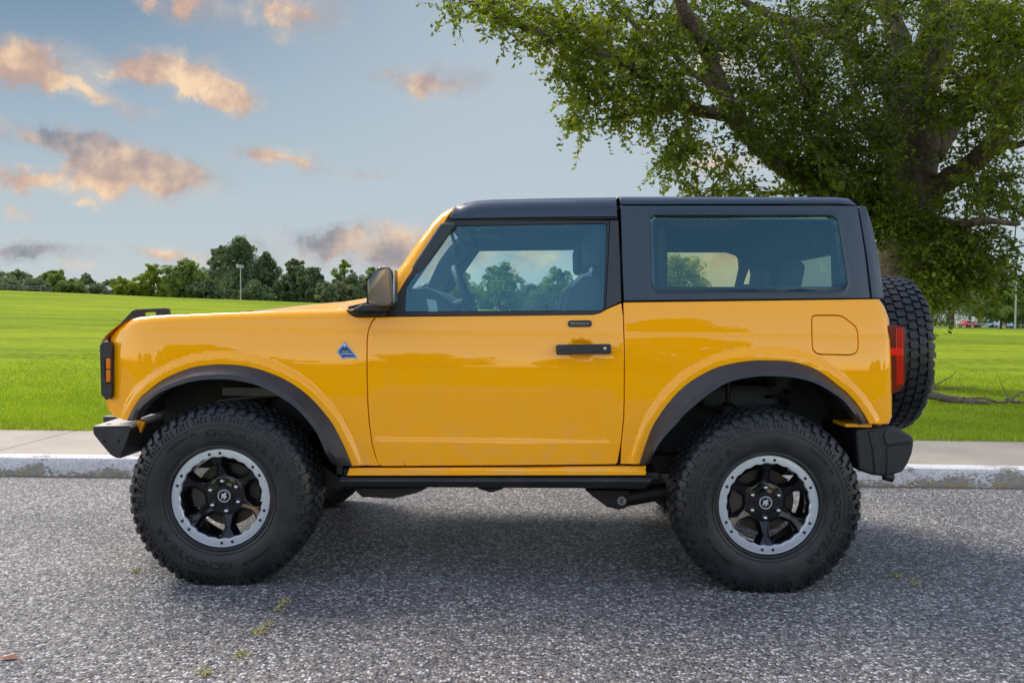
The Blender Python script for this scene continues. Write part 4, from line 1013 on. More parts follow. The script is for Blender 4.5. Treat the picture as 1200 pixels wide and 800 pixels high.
for y in (.66, WID-.66):
    b = MB(); b.prism([(1.50, 1.40), (1.57, 1.40), (1.60, 1.56), (1.53, 1.58)], y-.12, y+.12); b.build('headrest', SEAT, rs, bevel=.03)
# roof lining, inner trims round the window openings, roll hoop
xA = g([(533, 245)])[0][0]; xB = g([(1010, 245)])[0][0]
b = MB(); b.box(xA+.06, xB-.06, .31, WID-.31, 1.80, 1.815); b.build('roof_lining', INTR, car)
YT = 1.655
def trim_panel(name, out, holes, y, y2, m=INTR):
    def t(poly): return [P(a, c, YT) for a, c in poly]
    hs = [roundpoly(t(h), r, 5) for h, r in holes]
    far_ = panel(name, m, car, t(out), lambda X, Z: y+0*X, holes=hs, gap=0, bev=.006, flange=.03, sp=.08, esp=.03)
    return far_
trim_panel('door_inner_trim', [(492, 372), (496, 345), (514, 306), (524, 292), (538, 276), (560, 270), (700, 268), (700, 372)], [([(511, 364), (521, 340), (539, 309.5), (552, 294), (680.5, 292.6), (681, 330), (676, 364)], [.01, .05, .05, .07, .03, .03, .01])], YT, 0)
trim_panel('cargo_inner_trim', [(700, 268), (880, 270), (889, 300), (893, 372), (700, 372)], [([(771, 295.5), (852, 295.5), (866, 300), (868, 336), (771, 336)], [.02, .02, .03, .02, .02]), ([(879, 312), (883, 333), (871.5, 333)], [.004, .004, .004])], YT, 0)
for fr in (False, True):
    b = MB(); b.box(.68, .75, my(.285, fr)-.02, my(.285, fr)+.02, 1.0, 1.80); b.build('door_pillar', INTD, car, bevel=.01)
    b = MB(); b.prism([(.66, 1.22), (xb-.02, 1.22), (xb-.04, 1.395), (.66, 1.355)], my(.20, fr)-.012, my(.20, fr)+.012); b.build('belt_seal', INTD, car)
    b = MB(); b.box(-.62, .70, my(.175, fr)-.012, my(.175, fr)+.012, 1.0, 1.272); b.build('door_card', INTD, car)
    b = MB(); b.prism([P(963, 258, .4), P(1000, 250, .4), (xb-.06, 1.25), P(966, 352, .4)], my(.27, fr), my(.30, fr)); b.build('rear_pillar_trim', INTD, car, bevel=.01)
    b = MB(); b.tube([(.80, my(.30, fr), .95), (.80, my(.30, fr), 1.5), (.80, my(.34, fr), 1.76)], .035, 12); b.build('roll_hoop', INTD, car)
    b = MB(); b.tube([(.62, my(.30, fr), 1.66), (.60, my(.34, fr), 1.3), (.58, my(.36, fr), .95)], .012, 6); b.build('seat_belt', INTD, car)
    q1 = g([(446, 366)])[0]; q2 = g([(522, 262)])[0]; wq = .055 if not fr else .11
    b = MB(); b.prism([(q1[0]+.0, q1[1]), (q2[0]-.02, q2[1]), (q2[0]+wq, q2[1]), (q1[0]+wq, q1[1])], my(.175, fr) if not fr else WID-.28, my(.235, fr)if not fr else WID-.22); b.build('pillar_cover', INTR, car, bevel=.01)
    b = MB(); b.prism([P(455, 364, .2), P(470, 338, .2), P(478, 338, .2), P(485, 352, .2), P(485.5, 366, .2)], my(.17, fr), my(.20, fr)); b.build('mirror_sail', BLACKP, car)
b = MB(); b.prism([P(868, 304, 1.55), P(876, 302, 1.55), P(868, 340, 1.55), P(860, 340, 1.55)], 1.52, 1.56); b.build('cargo_brace', INTD, car)
b = MB(); b.box(xb-.30, xb-.12, .40, WID-.40, 1.60, 1.80); b.build('rear_speaker_bar', INTD, car, bevel=.02)
b = MB(); b.box(g([(540, 262)])[0][0], g([(540, 262)])[0][0]+.16, .40, .85, 1.745, 1.765); b.build('sun_visor', INTR, car, bevel=.006)
b = MB(); b.box(g([(540, 262)])[0][0], g([(540, 262)])[0][0]+.16, 1.1, 1.55, 1.745, 1.765); b.build('sun_visor', INTR, car, bevel=.006)
b = MB(); mq = g([(520, 290)])[0]; b.box(mq[0]-.01, mq[0]+.02, .86, 1.09, 1.60, 1.67); b.tube([(mq[0], .975, 1.65), (mq[0]-.03, .975, 1.75)], .012, 8); b.build('rear_view_mirror', INTD, car, bevel=.006)

# ================================================================== WHEELS
def bez(pts, n=5): return spline(pts, n)
TPROF = [(-.1575, .32), (-.153, .36), (-.1435, .392), (-.131, .412), (-.112, .4215), (-.06, .4245), (0, .4255), (.06, .4245), (.112, .4215), (.131, .412), (.1435, .392), (.153, .36), (.1575, .32)]
def tyre_frame():
    pts = [Vector((a, r, 0)) for a, r in bez(TPROF, 8)]
    L = [0]
    for a, b in zip(pts, pts[1:]): L.append(L[-1]+(b-a).length)
    mid = L[-1]/2
    arr = np.array([[p.x, p.y] for p in pts]); L = np.array(L)-mid
    def at(v):
        a = np.interp(v, L, arr[:, 0]); r = np.interp(v, L, arr[:, 1]); e = .003
        ta = np.interp(v+e, L, arr[:, 0])-np.interp(v-e, L, arr[:, 0]); tr = np.interp(v+e, L, arr[:, 1])-np.interp(v-e, L, arr[:, 1])
        q = math.hypot(ta, tr); return a, r, -tr/q, ta/q
    return at, float(L[-1])
TAT, TL = tyre_frame()
def tyre_mesh(fine=True):
    b = MB()
    full = [(.105, .222), (.118, .228), (.135, .238), (.149, .262), (.1565, .292)]
    prof = [(-a, r) for a, r in full]+bez(TPROF, 4)+full[::-1]
    b.lathe(prof, (0, 0, 0), 120)
    # rim protector rib and thin sidewall lines
    b.lathe([(.138, .236), (.145, .238), (.1455, .244), (.143, .250)], (0, 0, 0), 120)
    for r0 in (.262, .3455):
        av = .151 if r0 < .3 else .1562
        b.lathe([(av-.003, r0-.002), (av+.0012, r0-.001), (av+.0012, r0+.001), (av-.003, r0+.002)], (0, 0, 0), 120)
    def block(secs, h, taper=.0018):
        """secs: list of (v, th0, th1); a raised rubber block wrapped over the carcass"""
        vs = []
        for i, (v, t0, t1) in enumerate(secs):
            a, r, na, nr_ = TAT(v)
            hh = h
            for th, sgn in ((t0, 1), (t1, -1)):
                vs.append((r*math.cos(th), -a, r*math.sin(th)))
                dt = sgn*taper/r; tt = th+dt; A = a+na*hh; Rr = r+nr_*hh
                vs.append((Rr*math.cos(tt), -A, Rr*math.sin(tt)))
        n = len(secs); fs = []
        for i in range(n-1):
            p = 4*i; q = 4*(i+1)
            fs += [(p+1, q+1, q+3, p+3), (p, q, q+1, p+1), (p+3, q+3, q+2, p+2)]
        fs += [(0, 1, 3, 2), (4*n-4, 4*n-2, 4*n-1, 4*n-3)]
        b.add(vs, fs)
    NP = 54; dp = 2*math.pi/NP
    edge = TL-.075
    for k in range(NP):
        th = k*dp
        w_ = .012*math.sin(k*2.4)
        # centre rows: angular interlocking blocks
        block([(-.046, th+dp*.06, th+dp*.74), (-.026, th+dp*.0, th+dp*.84), (-.006, th+dp*.10, th+dp*.72)], .0135)
        block([(.006, th+dp*.48, th+dp*1.16), (.026, th+dp*.40, th+dp*1.24), (.046, th+dp*.52, th+dp*1.14)], .0135)
        block([(-.090, th+dp*.46, th+dp*1.16), (-.072, th+dp*.36, th+dp*1.12), (-.054, th+dp*.44, th+dp*1.20)], .0135)
        block([(.054, th+dp*-.02, th+dp*.74), (.072, th+dp*.06, th+dp*.82), (.090, th+dp*.0, th+dp*.70)], .0135)
        for s in (-1, 1):
            o = dp*(.02 if s < 0 else .52); long = (k % 2 == 0)
            e1 = .158 if long else .148
            block([(s*.099, th+o, th+o+dp*.66), (s*.115, th+o+dp*.03, th+o+dp*.70), (s*.130, th+o+dp*.03, th+o+dp*.70), (s*.142, th+o+dp*.05, th+o+dp*.66), (s*e1, th+o+dp*.10, th+o+dp*.60)], .0145 if long else .0105)
            # sidewall biters: paired chevrons
            c = o+dp*.30
            for j, (u0, u1) in enumerate(((-.30, .02), (.16, .44))):
                q = 1 if (k % 2) else -1
                block([(s*.163, th+c+dp*u0, th+c+dp*(u0+.20)), (s*.173, th+c+dp*(u0+.16*q), th+c+dp*(u0+.16*q+.20)), (s*.183, th+c+dp*(u0+.02*q), th+c+dp*(u0+.02*q+.17)), (s*.190, th+c+dp*(u0+.10*q), th+c+dp*(u0+.10*q+.12))], .0062, .0012)
    return b
tb = tyre_mesh()
wheel = MB()
def disc_face():
    """spoke face with six windows; depth follows a dish from the ring down to the hub"""
    m = []
    Rout = .197
    outer = [(Rout*math.cos(2*math.pi*k/96), Rout*math.sin(2*math.pi*k/96)) for k in range(96)]
    wins = []; wins2 = []
    for k in range(6):
        t = math.pi/3*k
        W1 = [(.090, -.031), (.090, .031), (.134, .071), (.186, .071), (.192, .0), (.186, -.071), (.134, -.071)]
        W2 = [(.105, -.022), (.105, .022), (.141, .053), (.182, .053), (.188, .0), (.182, -.053), (.141, -.053)]
        rr = lambda W: [(x*math.cos(t)-z*math.sin(t), x*math.sin(t)+z*math.cos(t)) for x, z in W]
        wins.append(roundpoly(rr(W1), .009, 3)); wins2.append(roundpoly(rr(W2), .008, 3))
    def A(x, z):
        r = math.hypot(x, z)
        return float(np.interp(r, [0, .050, .058, .085, .092, .14, .185, .20], [.072, .072, .070, .068, .066, .084, .108, .112]))
    pts = [p for p in outer]; edges = [(i, (i+1) % 96) for i in range(96)]
    for w_ in wins:
        k = len(pts); pts += w_; edges += [(k+i, k+(i+1) % len(w_)) for i in range(len(w_))]
    for r in (.03, .05, .058, .07, .085, .092, .115):
        for k in range(48): pts.append((r*math.cos(2*math.pi*(k+.5)/48), r*math.sin(2*math.pi*(k+.5)/48)))
    xs = np.array([p[0] for p in pts]); zs = np.array([p[1] for p in pts]); nb_ = 96+sum(len(w_) for w_ in wins)
    keep = np.ones(len(pts), bool)
    for w_ in wins:
        keep[nb_:] &= ~inpoly(xs[nb_:], zs[nb_:], w_)&(polydist(xs[nb_:], zs[nb_:], w_) > .004)
    pts = [p for p, q in zip(pts, keep) if q]
    r = delaunay_2d_cdt([Vector(p) for p in pts], edges, [], 0, 1e-7)
    V = [(v.x, v.y) for v in r[0]]; F = []
    for f in r[2]:
        c = np.array([np.mean([V[i][0] for i in f])]), np.array([np.mean([V[i][1] for i in f])])
        if not any(inpoly(c[0], c[1], w_)[0] for w_ in wins): F.append(tuple(f))
    b = MB(); b.add([(x, -A(x, z), z) for x, z in V], F)
    for w1, w2 in zip(wins, wins2):      # sloped inner wall of every window, then the return into the barrel
        n = len(w1); vs = []
        for (x, z), (x2, z2) in zip(w1, w2):
            vs += [(x, -A(x, z), z), (x*.85+x2*.15, -(A(x, z)+.006), z*.85+z2*.15), (x*.7+x2*.3, -(A(x, z)+.0055), z*.7+z2*.3), (x*.35+x2*.65, -(A(x2, z2)-.008), z*.35+z2*.65), (x2, -(A(x2, z2)-.030), z2), (x2, -(A(x2, z2)-.048), z2)]
        fs = [(6*i+j, 6*((i+1) % n)+j, 6*((i+1) % n)+j+1, 6*i+j+1) for i in range(n) for j in range(5)]
        b.add(vs, fs)
    return b
WH = {}
wf = disc_face()
wf.lathe([(.112, .197), (.118, .2), (.10, .208), (.04, .212), (-.08, .212), (-.12, .222)], (0, 0, 0), 64)
front_wheel = wf.build('wheel', GLOSSB, car, smooth=28)
ring = MB(); n = 180; vs = []
for k in range(n):
    t = 2*math.pi*k/n; ri = .1925+.0022*math.sin(t*24)
    for a, r in ((.108, ri), (.1255, ri), (.1285, ri+.003), (.1290, .2235), (.1285, .2255), (.1310, .2265), (.1310, .2300), (.126, .2325), (.105, .2330)):
        vs.append((r*math.cos(t), -a, r*math.sin(t)))
m_ = 9
ring.add(vs, [(k*m_+j, ((k+1) % n)*m_+j, ((k+1) % n)*m_+j+1, k*m_+j+1) for k in range(n) for j in range(m_-1)])
ring.build('rim_ring', RINGM, front_wheel, smooth=30)
def bolt_at(r, t, a, rad, h, name, m, parent, dome=False):
    b = MB(); prof = [(a+h, .0002), (a+h, rad*.55), (a+h*.8, rad*.8), (a+h*.5, rad), (a-.01, rad)] if not dome else [(a+h, .0003), (a+h*.95, rad*.4), (a+h*.75, rad*.8), (a+h*.5, rad), (a-.02, rad), (a-.02, rad*1.1), (a-.03, rad*1.1)]
    b.lathe(prof, (r*math.cos(t), 0, r*math.sin(t)), 14); return b.build(name, m, parent, smooth=40)
for k in range(6):
    for s in (-1, 1): bolt_at(.2105, math.pi/6+math.pi/3*k+s*R(6.8), .1290, .0070, .0035, 'ring_bolt', GLOSSB, front_wheel)
    bolt_at(.0715, math.pi/6+math.pi/3*k, .066, .0135, .028, 'lug_nut', STEEL, front_wheel, True)
hb = MB()
hx = [(.052*math.cos(2*math.pi*(k)/12+.0)*(1 if k % 2 else .95), .052*math.sin(2*math.pi*k/12)*(1 if k % 2 else .95)) for k in range(12)]
hb.prism(hx, -.078, -.05); hb.lathe([(.0835, .0003), (.0835, .034), (.081, .0375), (.07, .038)], (0, 0, 0), 40)
cap = hb.build('centre_cap', GLOSSB, front_wheel, bevel=.002)
b = MB(); b.lathe([(.0842, .0255), (.0852, .0265), (.0852, .0290), (.0842, .0300)], (0, 0, 0), 48); b.build('cap_ring', LGREY, front_wheel)
# bucking horse outline on the cap
horse = [(-.006, -.019), (-.002, -.012), (.001, -.007), (-.006, -.006), (-.012, -.011), (-.014, -.016), (-.016, -.010), (-.011, -.002), (-.013, .004), (-.010, .011), (-.004, .013), (.000, .010), (.004, .015), (.009, .019), (.008, .015), (.014, .012), (.015, .008), (.010, .009), (.008, .002), (.012, -.002), (.014, -.008), (.009, -.005), (.006, -.010), (.008, -.015), (.003, -.011), (-.001, -.017)]
b = MB()
me_pts = [Vector(p) for p in horse]
r_ = delaunay_2d_cdt(me_pts, [(i, (i+1) % len(horse)) for i in range(len(horse))], [], 0, 1e-7)
tri = [f for f in r_[2] if inpoly(np.array([sum(r_[0][i].x for i in f)/3]), np.array([sum(r_[0][i].y for i in f)/3]), horse)[0]]
b.add([(v.x, -.0848, v.y) for v in r_[0]], [tuple(f) for f in tri]); b.build('cap_emblem', LGREY, front_wheel, smooth=0)
tyre = tb.build('tyre', RUBBER, front_wheel, smooth=24)
def arc_text(s, start_deg, r, size, spread, b, depth=.0032):
    t = R(start_deg)
    for ch in s:
        if ch == ' ': t -= size*.55/r; continue
        vs, fs = text_geo(ch, size, 1.); xs = [v[0] for v in vs]; wdt = max(xs)-min(xs); adv = (wdt*spread+size*.14)/r
        tc_ = t-adv/2; cx = (max(xs)+min(xs))/2; out = []
        for v in vs:
            lx = (v[0]-cx)*spread; lr = r+v[1]; th = tc_-lx/r
            av = np.interp(lr, [.235, .262, .292, .32, .36], [.136, .149, .1565, .1578, .1535])
            out.append((lr*math.cos(th), -(av+(depth if v[2] > 0 else -.001)), lr*math.sin(th)))
        b.add(out, fs); t -= adv
for (tx, st_, r_t, sz_, spd) in (('GOODYEAR', 106, .296, .046, 1.55), ('GOODYEAR', -74, .296, .046, 1.55), ('TERRITORY MT', 322, .316, .018, 1.15), ('TERRITORY MT', 142, .316, .018, 1.15)):
    b = MB(); arc_text(tx, st_, r_t, sz_, spd, b); b.build('tyre_lettering', LETTER, front_wheel, smooth=0, fix=False)
bd_ = MB(); bd_.lathe([(.02, .05), (.02, .150), (.0, .152), (0, .05)], (0, 0, 0), 60); bd_.build('brake_disc', BRAKE, front_wheel)
b = MB(); b.prism([(-.155, -.06), (-.10, -.075), (-.085, 0), (-.10, .075), (-.155, .06), (-.17, 0)], -.055, .02); b.build('brake_caliper', mat('caliper', (.05, .045, .04), .5, .4), front_wheel, bevel=.006)
b = MB(); b.lathe([(.066, .0003), (.066, .06), (-.02, .075), (-.03, .05)], (0, 0, 0), 30); b.build('hub', UNDER, front_wheel)
def place_wheel(x, y, z, rim_rot, tyre_rot, flip=False, src=front_wheel, new=True):
    if new:
        c = src.copy(); COL.objects.link(c); c.parent = src.parent; c.matrix_parent_inverse = src.matrix_parent_inverse.copy()
        for ch in src.children:
            d = ch.copy(); COL.objects.link(d); d.parent = c; d.matrix_parent_inverse = ch.matrix_parent_inverse.copy()
    else: c = src
    c.location = (x, y, z); c.rotation_mode = 'XYZ'
    c.rotation_euler = (0, -rim_rot, math.pi if flip else 0)
    for ch in c.children:
        if ch.name.split('.')[0] in ('tyre', 'tyre_lettering'): ch.rotation_euler = (0, -(tyre_rot-rim_rot), 0)
        if ch.name.split('.')[0] == 'brake_caliper': ch.rotation_euler = (0, rim_rot, 0)
    return c
WY = .1585
W_REAR = place_wheel(1.275, WY, .406, R(0), R(94))
W_FR2 = place_wheel(-1.275, WID-WY, .406, R(20), R(20), True)
W_RR2 = place_wheel(1.275, WID-WY, .406, R(40), R(60), True)
# spare: same tyre and rim, turned to face backwards
sp = place_wheel(1.0, 1.0, 1.0, 0, 0)
sp.name = 'spare_wheel'
XS = 2.135
sp.location = (XS, .975, 1.082); sp.rotation_euler = (0, 0, R(90))
b = MB(); b.tube([(xb-.02, .975, 1.082), (XS+.05, .975, 1.082)], .09, 20); b.box(xb-.01, XS-.12, .80, 1.15, .92, 1.2); b.build('spare_carrier', UNDER, car, bevel=.01)
place_wheel(-1.275, WY, .406, R(8), R(-4), new=False)

# ================================================================== TREES
def unit(a): return a/np.maximum(1e-9, np.linalg.norm(a, axis=1))[:, None]
def rand_dirs(n):
    v = nr.normal(size=(n, 3)); return unit(v)
def leaf_cloud(centres, radii, per, size, tones, name, m, parent, aspect=.45, droop=.3, flat=.8, shell=.45):
    """leaves around many small clump centres"""
    n = len(centres)*per
    C = np.repeat(np.array(centres, float), per, 0); Rr = np.repeat(np.array(radii, float), per)
    d = rand_dirs(n); rad = (shell+(1-shell)*nr.random(n))**.7
    P_ = C+d*(Rr*rad)[:, None]*np.array([1, 1, flat])
    L = unit(d*.7+rand_dirs(n)*.9+np.array([0, 0, -droop])); W = unit(np.cross(L, rand_dirs(n)))
    s = size*nr.uniform(.6, 1.25, n)
    tt = np.repeat(np.array(tones), per)+nr.normal(0, .13, n)
    return scatter_quads(name, P_, L*(s/2)[:, None], W*(s/2*aspect)[:, None], None, tt, m, parent, fold=.25)
def bg_tree(name, px, top_py, half_w_px, dist, m, label, group=None, lobes=16, per=46, size=.36, shape='round', base_frac=.04, seed=0, trunk=True, x=None, h=None, wd=None, cat='tree', sparse=0.):
    global nr
    nr = np.random.default_rng(100+seed); r2 = random.Random(seed)
    y = CAM.y+dist
    if x is None: x, zt = P(px, top_py, y); wd = 1.22*half_w_px*dist/FPX; gz = terrain_z(x, y); h = zt-gz
    else: gz = 0. if y < 0 else terrain_z(x, y)
    root = empty(name, (x, y, gz)); tag(root, label, 'bush' if 'bush' in name else cat, group)
    cs = []; rs = []; ts = []
    b = MB(); tr = max(.12, h*.022)
    b.tube([(x, y, gz-.3), (x+.1, y, gz+h*.35), (x, y+.1, gz+h*.7), (x+.1, y, gz+h*.92)], [tr*1.3, tr, tr*.55, tr*.15], 8)
    for i in range(lobes):
        if shape == 'cone':
            f = (i+.5)/lobes; zz = base_frac+(.97-base_frac)*f; rr = wd*(1-f)**.75*.72; a = i*2.4+r2.random()
            q_ = r2.random()**.5; c = np.array([x+math.cos(a)*rr*q_, y+math.sin(a)*rr*q_, gz+h*zz]); br = wd*(.46-.28*f)*r2.uniform(.8, 1.2)
        else:
            f = (i+.5)/lobes; a = i*2.4+r2.random()*.8; zz = base_frac+(.95-base_frac)*f
            prof = math.sin(math.pi*min(.999, (.18+.82*f)))**.6
            rr = wd*prof*.70*(r2.random()**.4)
            c = np.array([x+math.cos(a)*rr, y+math.sin(a)*rr, gz+h*zz*.93]); br = wd*r2.uniform(.26, .42)*(.75 if f > .8 else 1)
        b.tube([(x, y, gz+max(.1*h, (c[2]-gz)*.6)), tuple((np.array([x, y, c[2]])+c)/2), tuple(c)], [tr*.4, tr*.25, tr*.08], 5)
        tone = r2.uniform(.2, .8)
        k = 7
        sub = c+rand_dirs(k)*br*np.array([1, 1, .8])*nr.uniform(.35, 1.05, k)[:, None]
        for q in sub:
            if r2.random() < sparse: continue
            cs.append(q); rs.append(br*r2.uniform(.34, .62)); ts.append(tone+r2.uniform(-.18, .18))
    b.build('trunk', BARK, root)
    leaf_cloud(cs, rs, per, size, ts, 'crown', m, root, .6, .1, .85, .3)
    return root
D0 = 128.
T = [
 ('pine_tree', -14, 318, 30, D0+20, GREYGRN, 'dull grey-green tree at the left edge of the field', 'cone', 16, .0),
 ('pine_tree', 22, 319, 20, D0+16, GREYGRN, 'low grey-green tree, second from the left edge of the hill', 'round', 14, .1),
 ('leafy_tree', 64, 316, 21, D0+6, MIDGRN, 'small bushy green tree left of the long grey shed', 'round', 14, .05),
 ('pine_tree', 101, 321, 16, D0+26, GREYGRN, 'dark grey-green tree rising behind the long grey shed', 'cone', 14, .05),
 ('pine_tree', 127, 328, 14, D0+30, GREYGRN, 'smallest grey-green tree behind the right end of the shed', 'round', 12, .1),
 ('leafy_bush', 146, 325, 17, D0-2, YELGRN, 'low yellow-green bush on the crest of the hill', 'round', 12, .15),
 ('young_tree', 180, 308, 20, D0, YELGRN, 'thin airy yellow-green tree with sky showing through its top', 'round', 14, .5),
 ('leafy_tree', 219, 306, 28, D0-4, MIDGRN, 'dense round bright green tree in front of the big conifer', 'round', 22, .0),
 ('conifer', 258, 290, 27, D0+12, DARKGRN, 'left shoulder of the big dark conifer clump, a bluish spreading conifer', 'cone', 22, .0),
 ('conifer', 282, 279, 40, D0+8, DARKGRN, 'tallest dark blue-green conifer, behind the lamp post', 'cone', 26, .0),
 ('conifer', 312, 297, 24, D0+10, DARKGRN, 'dark conifer leaning right of the tallest one', 'cone', 20, .0),
 ('dark_tree', 345, 300, 17, D0+3, DARKGRN, 'narrow very dark tree with a notched top, left of a rounder dark one', 'round', 16, .0),
 ('dark_tree', 367, 314, 19, D0+1, DARKGRN, 'round very dark tree, low, between the narrow dark tree and the pale one', 'round', 18, .0),
 ('leafy_tree', 403, 300, 15, D0+4, MIDGRN, 'pale sparse tree just left of the car mirror', 'round', 14, .35),
 ('leafy_tree', 412, 322, 22, D0-2, GREYGRN, 'low dense grey-green tree beside the car mirror', 'round', 16, .05),
 ('leafy_tree', 440, 312, 20, D0+4, MIDGRN, 'tree half hidden by the car mirror', 'round', 16, .1),
 ('field_tree', 500, 330, 20, D0, MIDGRN, 'low tree seen through the windscreen side of the car', 'round', 14, .1),
 ('field_tree', 536, 315, 22, D0-4, MIDGRN, 'leafy tree seen through the car behind the steering wheel', 'round', 20, .42),
 ('field_tree', 586, 306, 29, D0-10, MIDGRN, 'broad round tree seen in the middle of the car side window', 'round', 28, .45),
 ('field_tree', 622, 334, 26, D0, GREYGRN, 'low tree between the two tall ones seen through the car window', 'round', 16, .1),
 ('field_tree', 655, 311, 24, D0-6, MIDGRN, 'tall tree seen through the right part of the car side window', 'round', 24, .48),
 ('field_tree', 690, 330, 24, D0-4, MIDGRN, 'tree seen through the car in front of the seat', 'round', 18, .1),
 ('field_tree', 795, 300, 44, D0-10, YELGRN, 'yellowish tree seen through both rear side windows', 'round', 24, .1),
]
for i, (nm, px, ty, hw, dist, m, lab, shp, lob, spz) in enumerate(T):
    bg_tree(nm, px, ty, hw, dist, m, lab, 'trees along the crest of the field', lobes=int(lob*1.5), per=95, size=.30, shape=shp, seed=i, sparse=spz, base_frac=.04)
for i, (px, ty, hw, m, lab) in enumerate([(6, 330, 22, GREYGRN, 'low hedge-like bush at the far left end of the crest'), (44, 329, 16, GREYGRN, 'low grey bush left of the bushy green tree'), (84, 330, 16, MIDGRN, 'low bush in front of the left end of the shed'), (116, 334, 14, GREYGRN, 'small dull bush in front of the right end of the shed'),
     (166, 331, 14, YELGRN, 'low yellow-green bush left of the thin airy tree'), (198, 326, 15, YELGRN, 'low bush between the thin airy tree and the dense round tree'), (243, 326, 18, DARKGRN, 'dark bush at the foot of the dense round tree'), (298, 332, 24, DARKGRN, 'dark undergrowth right of the lamp post'), (330, 328, 16, DARKGRN, 'dark bush between the conifers and the narrow dark tree'), (385, 332, 16, GREYGRN, 'low bush under the shorter lamp post'), (425, 335, 22, DARKGRN, 'dark bush just behind the car mirror'), (560, 340, 30, MIDGRN, 'low bush left of the broad tree in the side window'), (640, 342, 40, GREYGRN, 'low hedge between the trees in the side window')]):
    bg_tree('leafy_bush', px, ty, hw, D0-6+(i % 3)*5, m, lab, 'bushes along the crest of the field', lobes=16, per=80, size=.30, seed=300+i, base_frac=.02)
# far right: trees round the parking place
TR = [
 ('shade_tree', 1092, 288, 44, 150, MIDGRN, 'tree with a pale slim trunk nearest to the spare wheel', .30),
 ('shade_tree', 1118, 262, 50, 190, DARKGRN, 'large dark tree behind the two white sign boards', .22),
 ('shade_tree', 1150, 300, 46, 200, GREYGRN, 'tall grey-green tree behind the parked cars', .2),
 ('shade_tree', 1174, 335, 33, 152, MIDGRN, 'spreading tree with a dark trunk standing before the white van', .30),
 ('shade_tree', 1210, 322, 40, 185, MIDGRN, 'bushy tree at the right edge behind the light pole', .18),
 ('shade_tree', 1062, 292, 44, 178, GREYGRN, 'tree whose crown shows between the oak trunk and the spare wheel', .2),
]
for i, (nm, px, ty, hw, dist, m, lab, bf) in enumerate(TR):
    bg_tree(nm, px, ty, hw, dist, m, lab, 'trees round the parking place', lobes=34, per=90, size=.36, seed=60+i, base_frac=bf)
nr = np.random.default_rng(5)
# hedge behind the parked cars
root = empty('hedge', (62, 218, terrain_z(62, 218))); tag(root, 'long dark clipped hedge behind the far parked cars', 'hedge')
cs = []; 
for i in range(420): xx = 40+i*.16; cs.append((xx, 218+rnd.uniform(-.8, .8), terrain_z(xx, 218)+rnd.uniform(.1, 2.6)))
leaf_cloud(cs, [.8]*len(cs), 18, .5, [rnd.uniform(.1, .5) for _ in cs], 'foliage', DARKGRN, root, .6, .1)
# trees on the other side of the road, behind the viewpoint: they show as the broken dark line mirrored in paint and glass
for i, (x, y, h, wd) in enumerate([(-58, -62, 9, 6), (-44, -54, 7.5, 5.5), (-31, -60, 10, 6.5), (-18, -52, 6.5, 5), (-7, -58, 9.5, 6), (5, -55, 7.5, 5.5), (16, -60, 10.5, 6.5), (29, -54, 7, 5.5), (41, -60, 9.5, 6), (54, -56, 8, 6), (68, -62, 10, 6.5), (-72, -60, 9, 6), (4.6, -20, 8.4, 2.6), (-11, -25, 6.5, 2.6)]):
    bg_tree('roadside_tree', 0, 0, 0, y-CAM.y, DARKGRN, 'tree across the road, seen only mirrored in the paint and windows of the car', 'trees across the road', lobes=16, per=30, size=.9, seed=200+i, base_frac=.05, x=x, h=h, wd=wd)

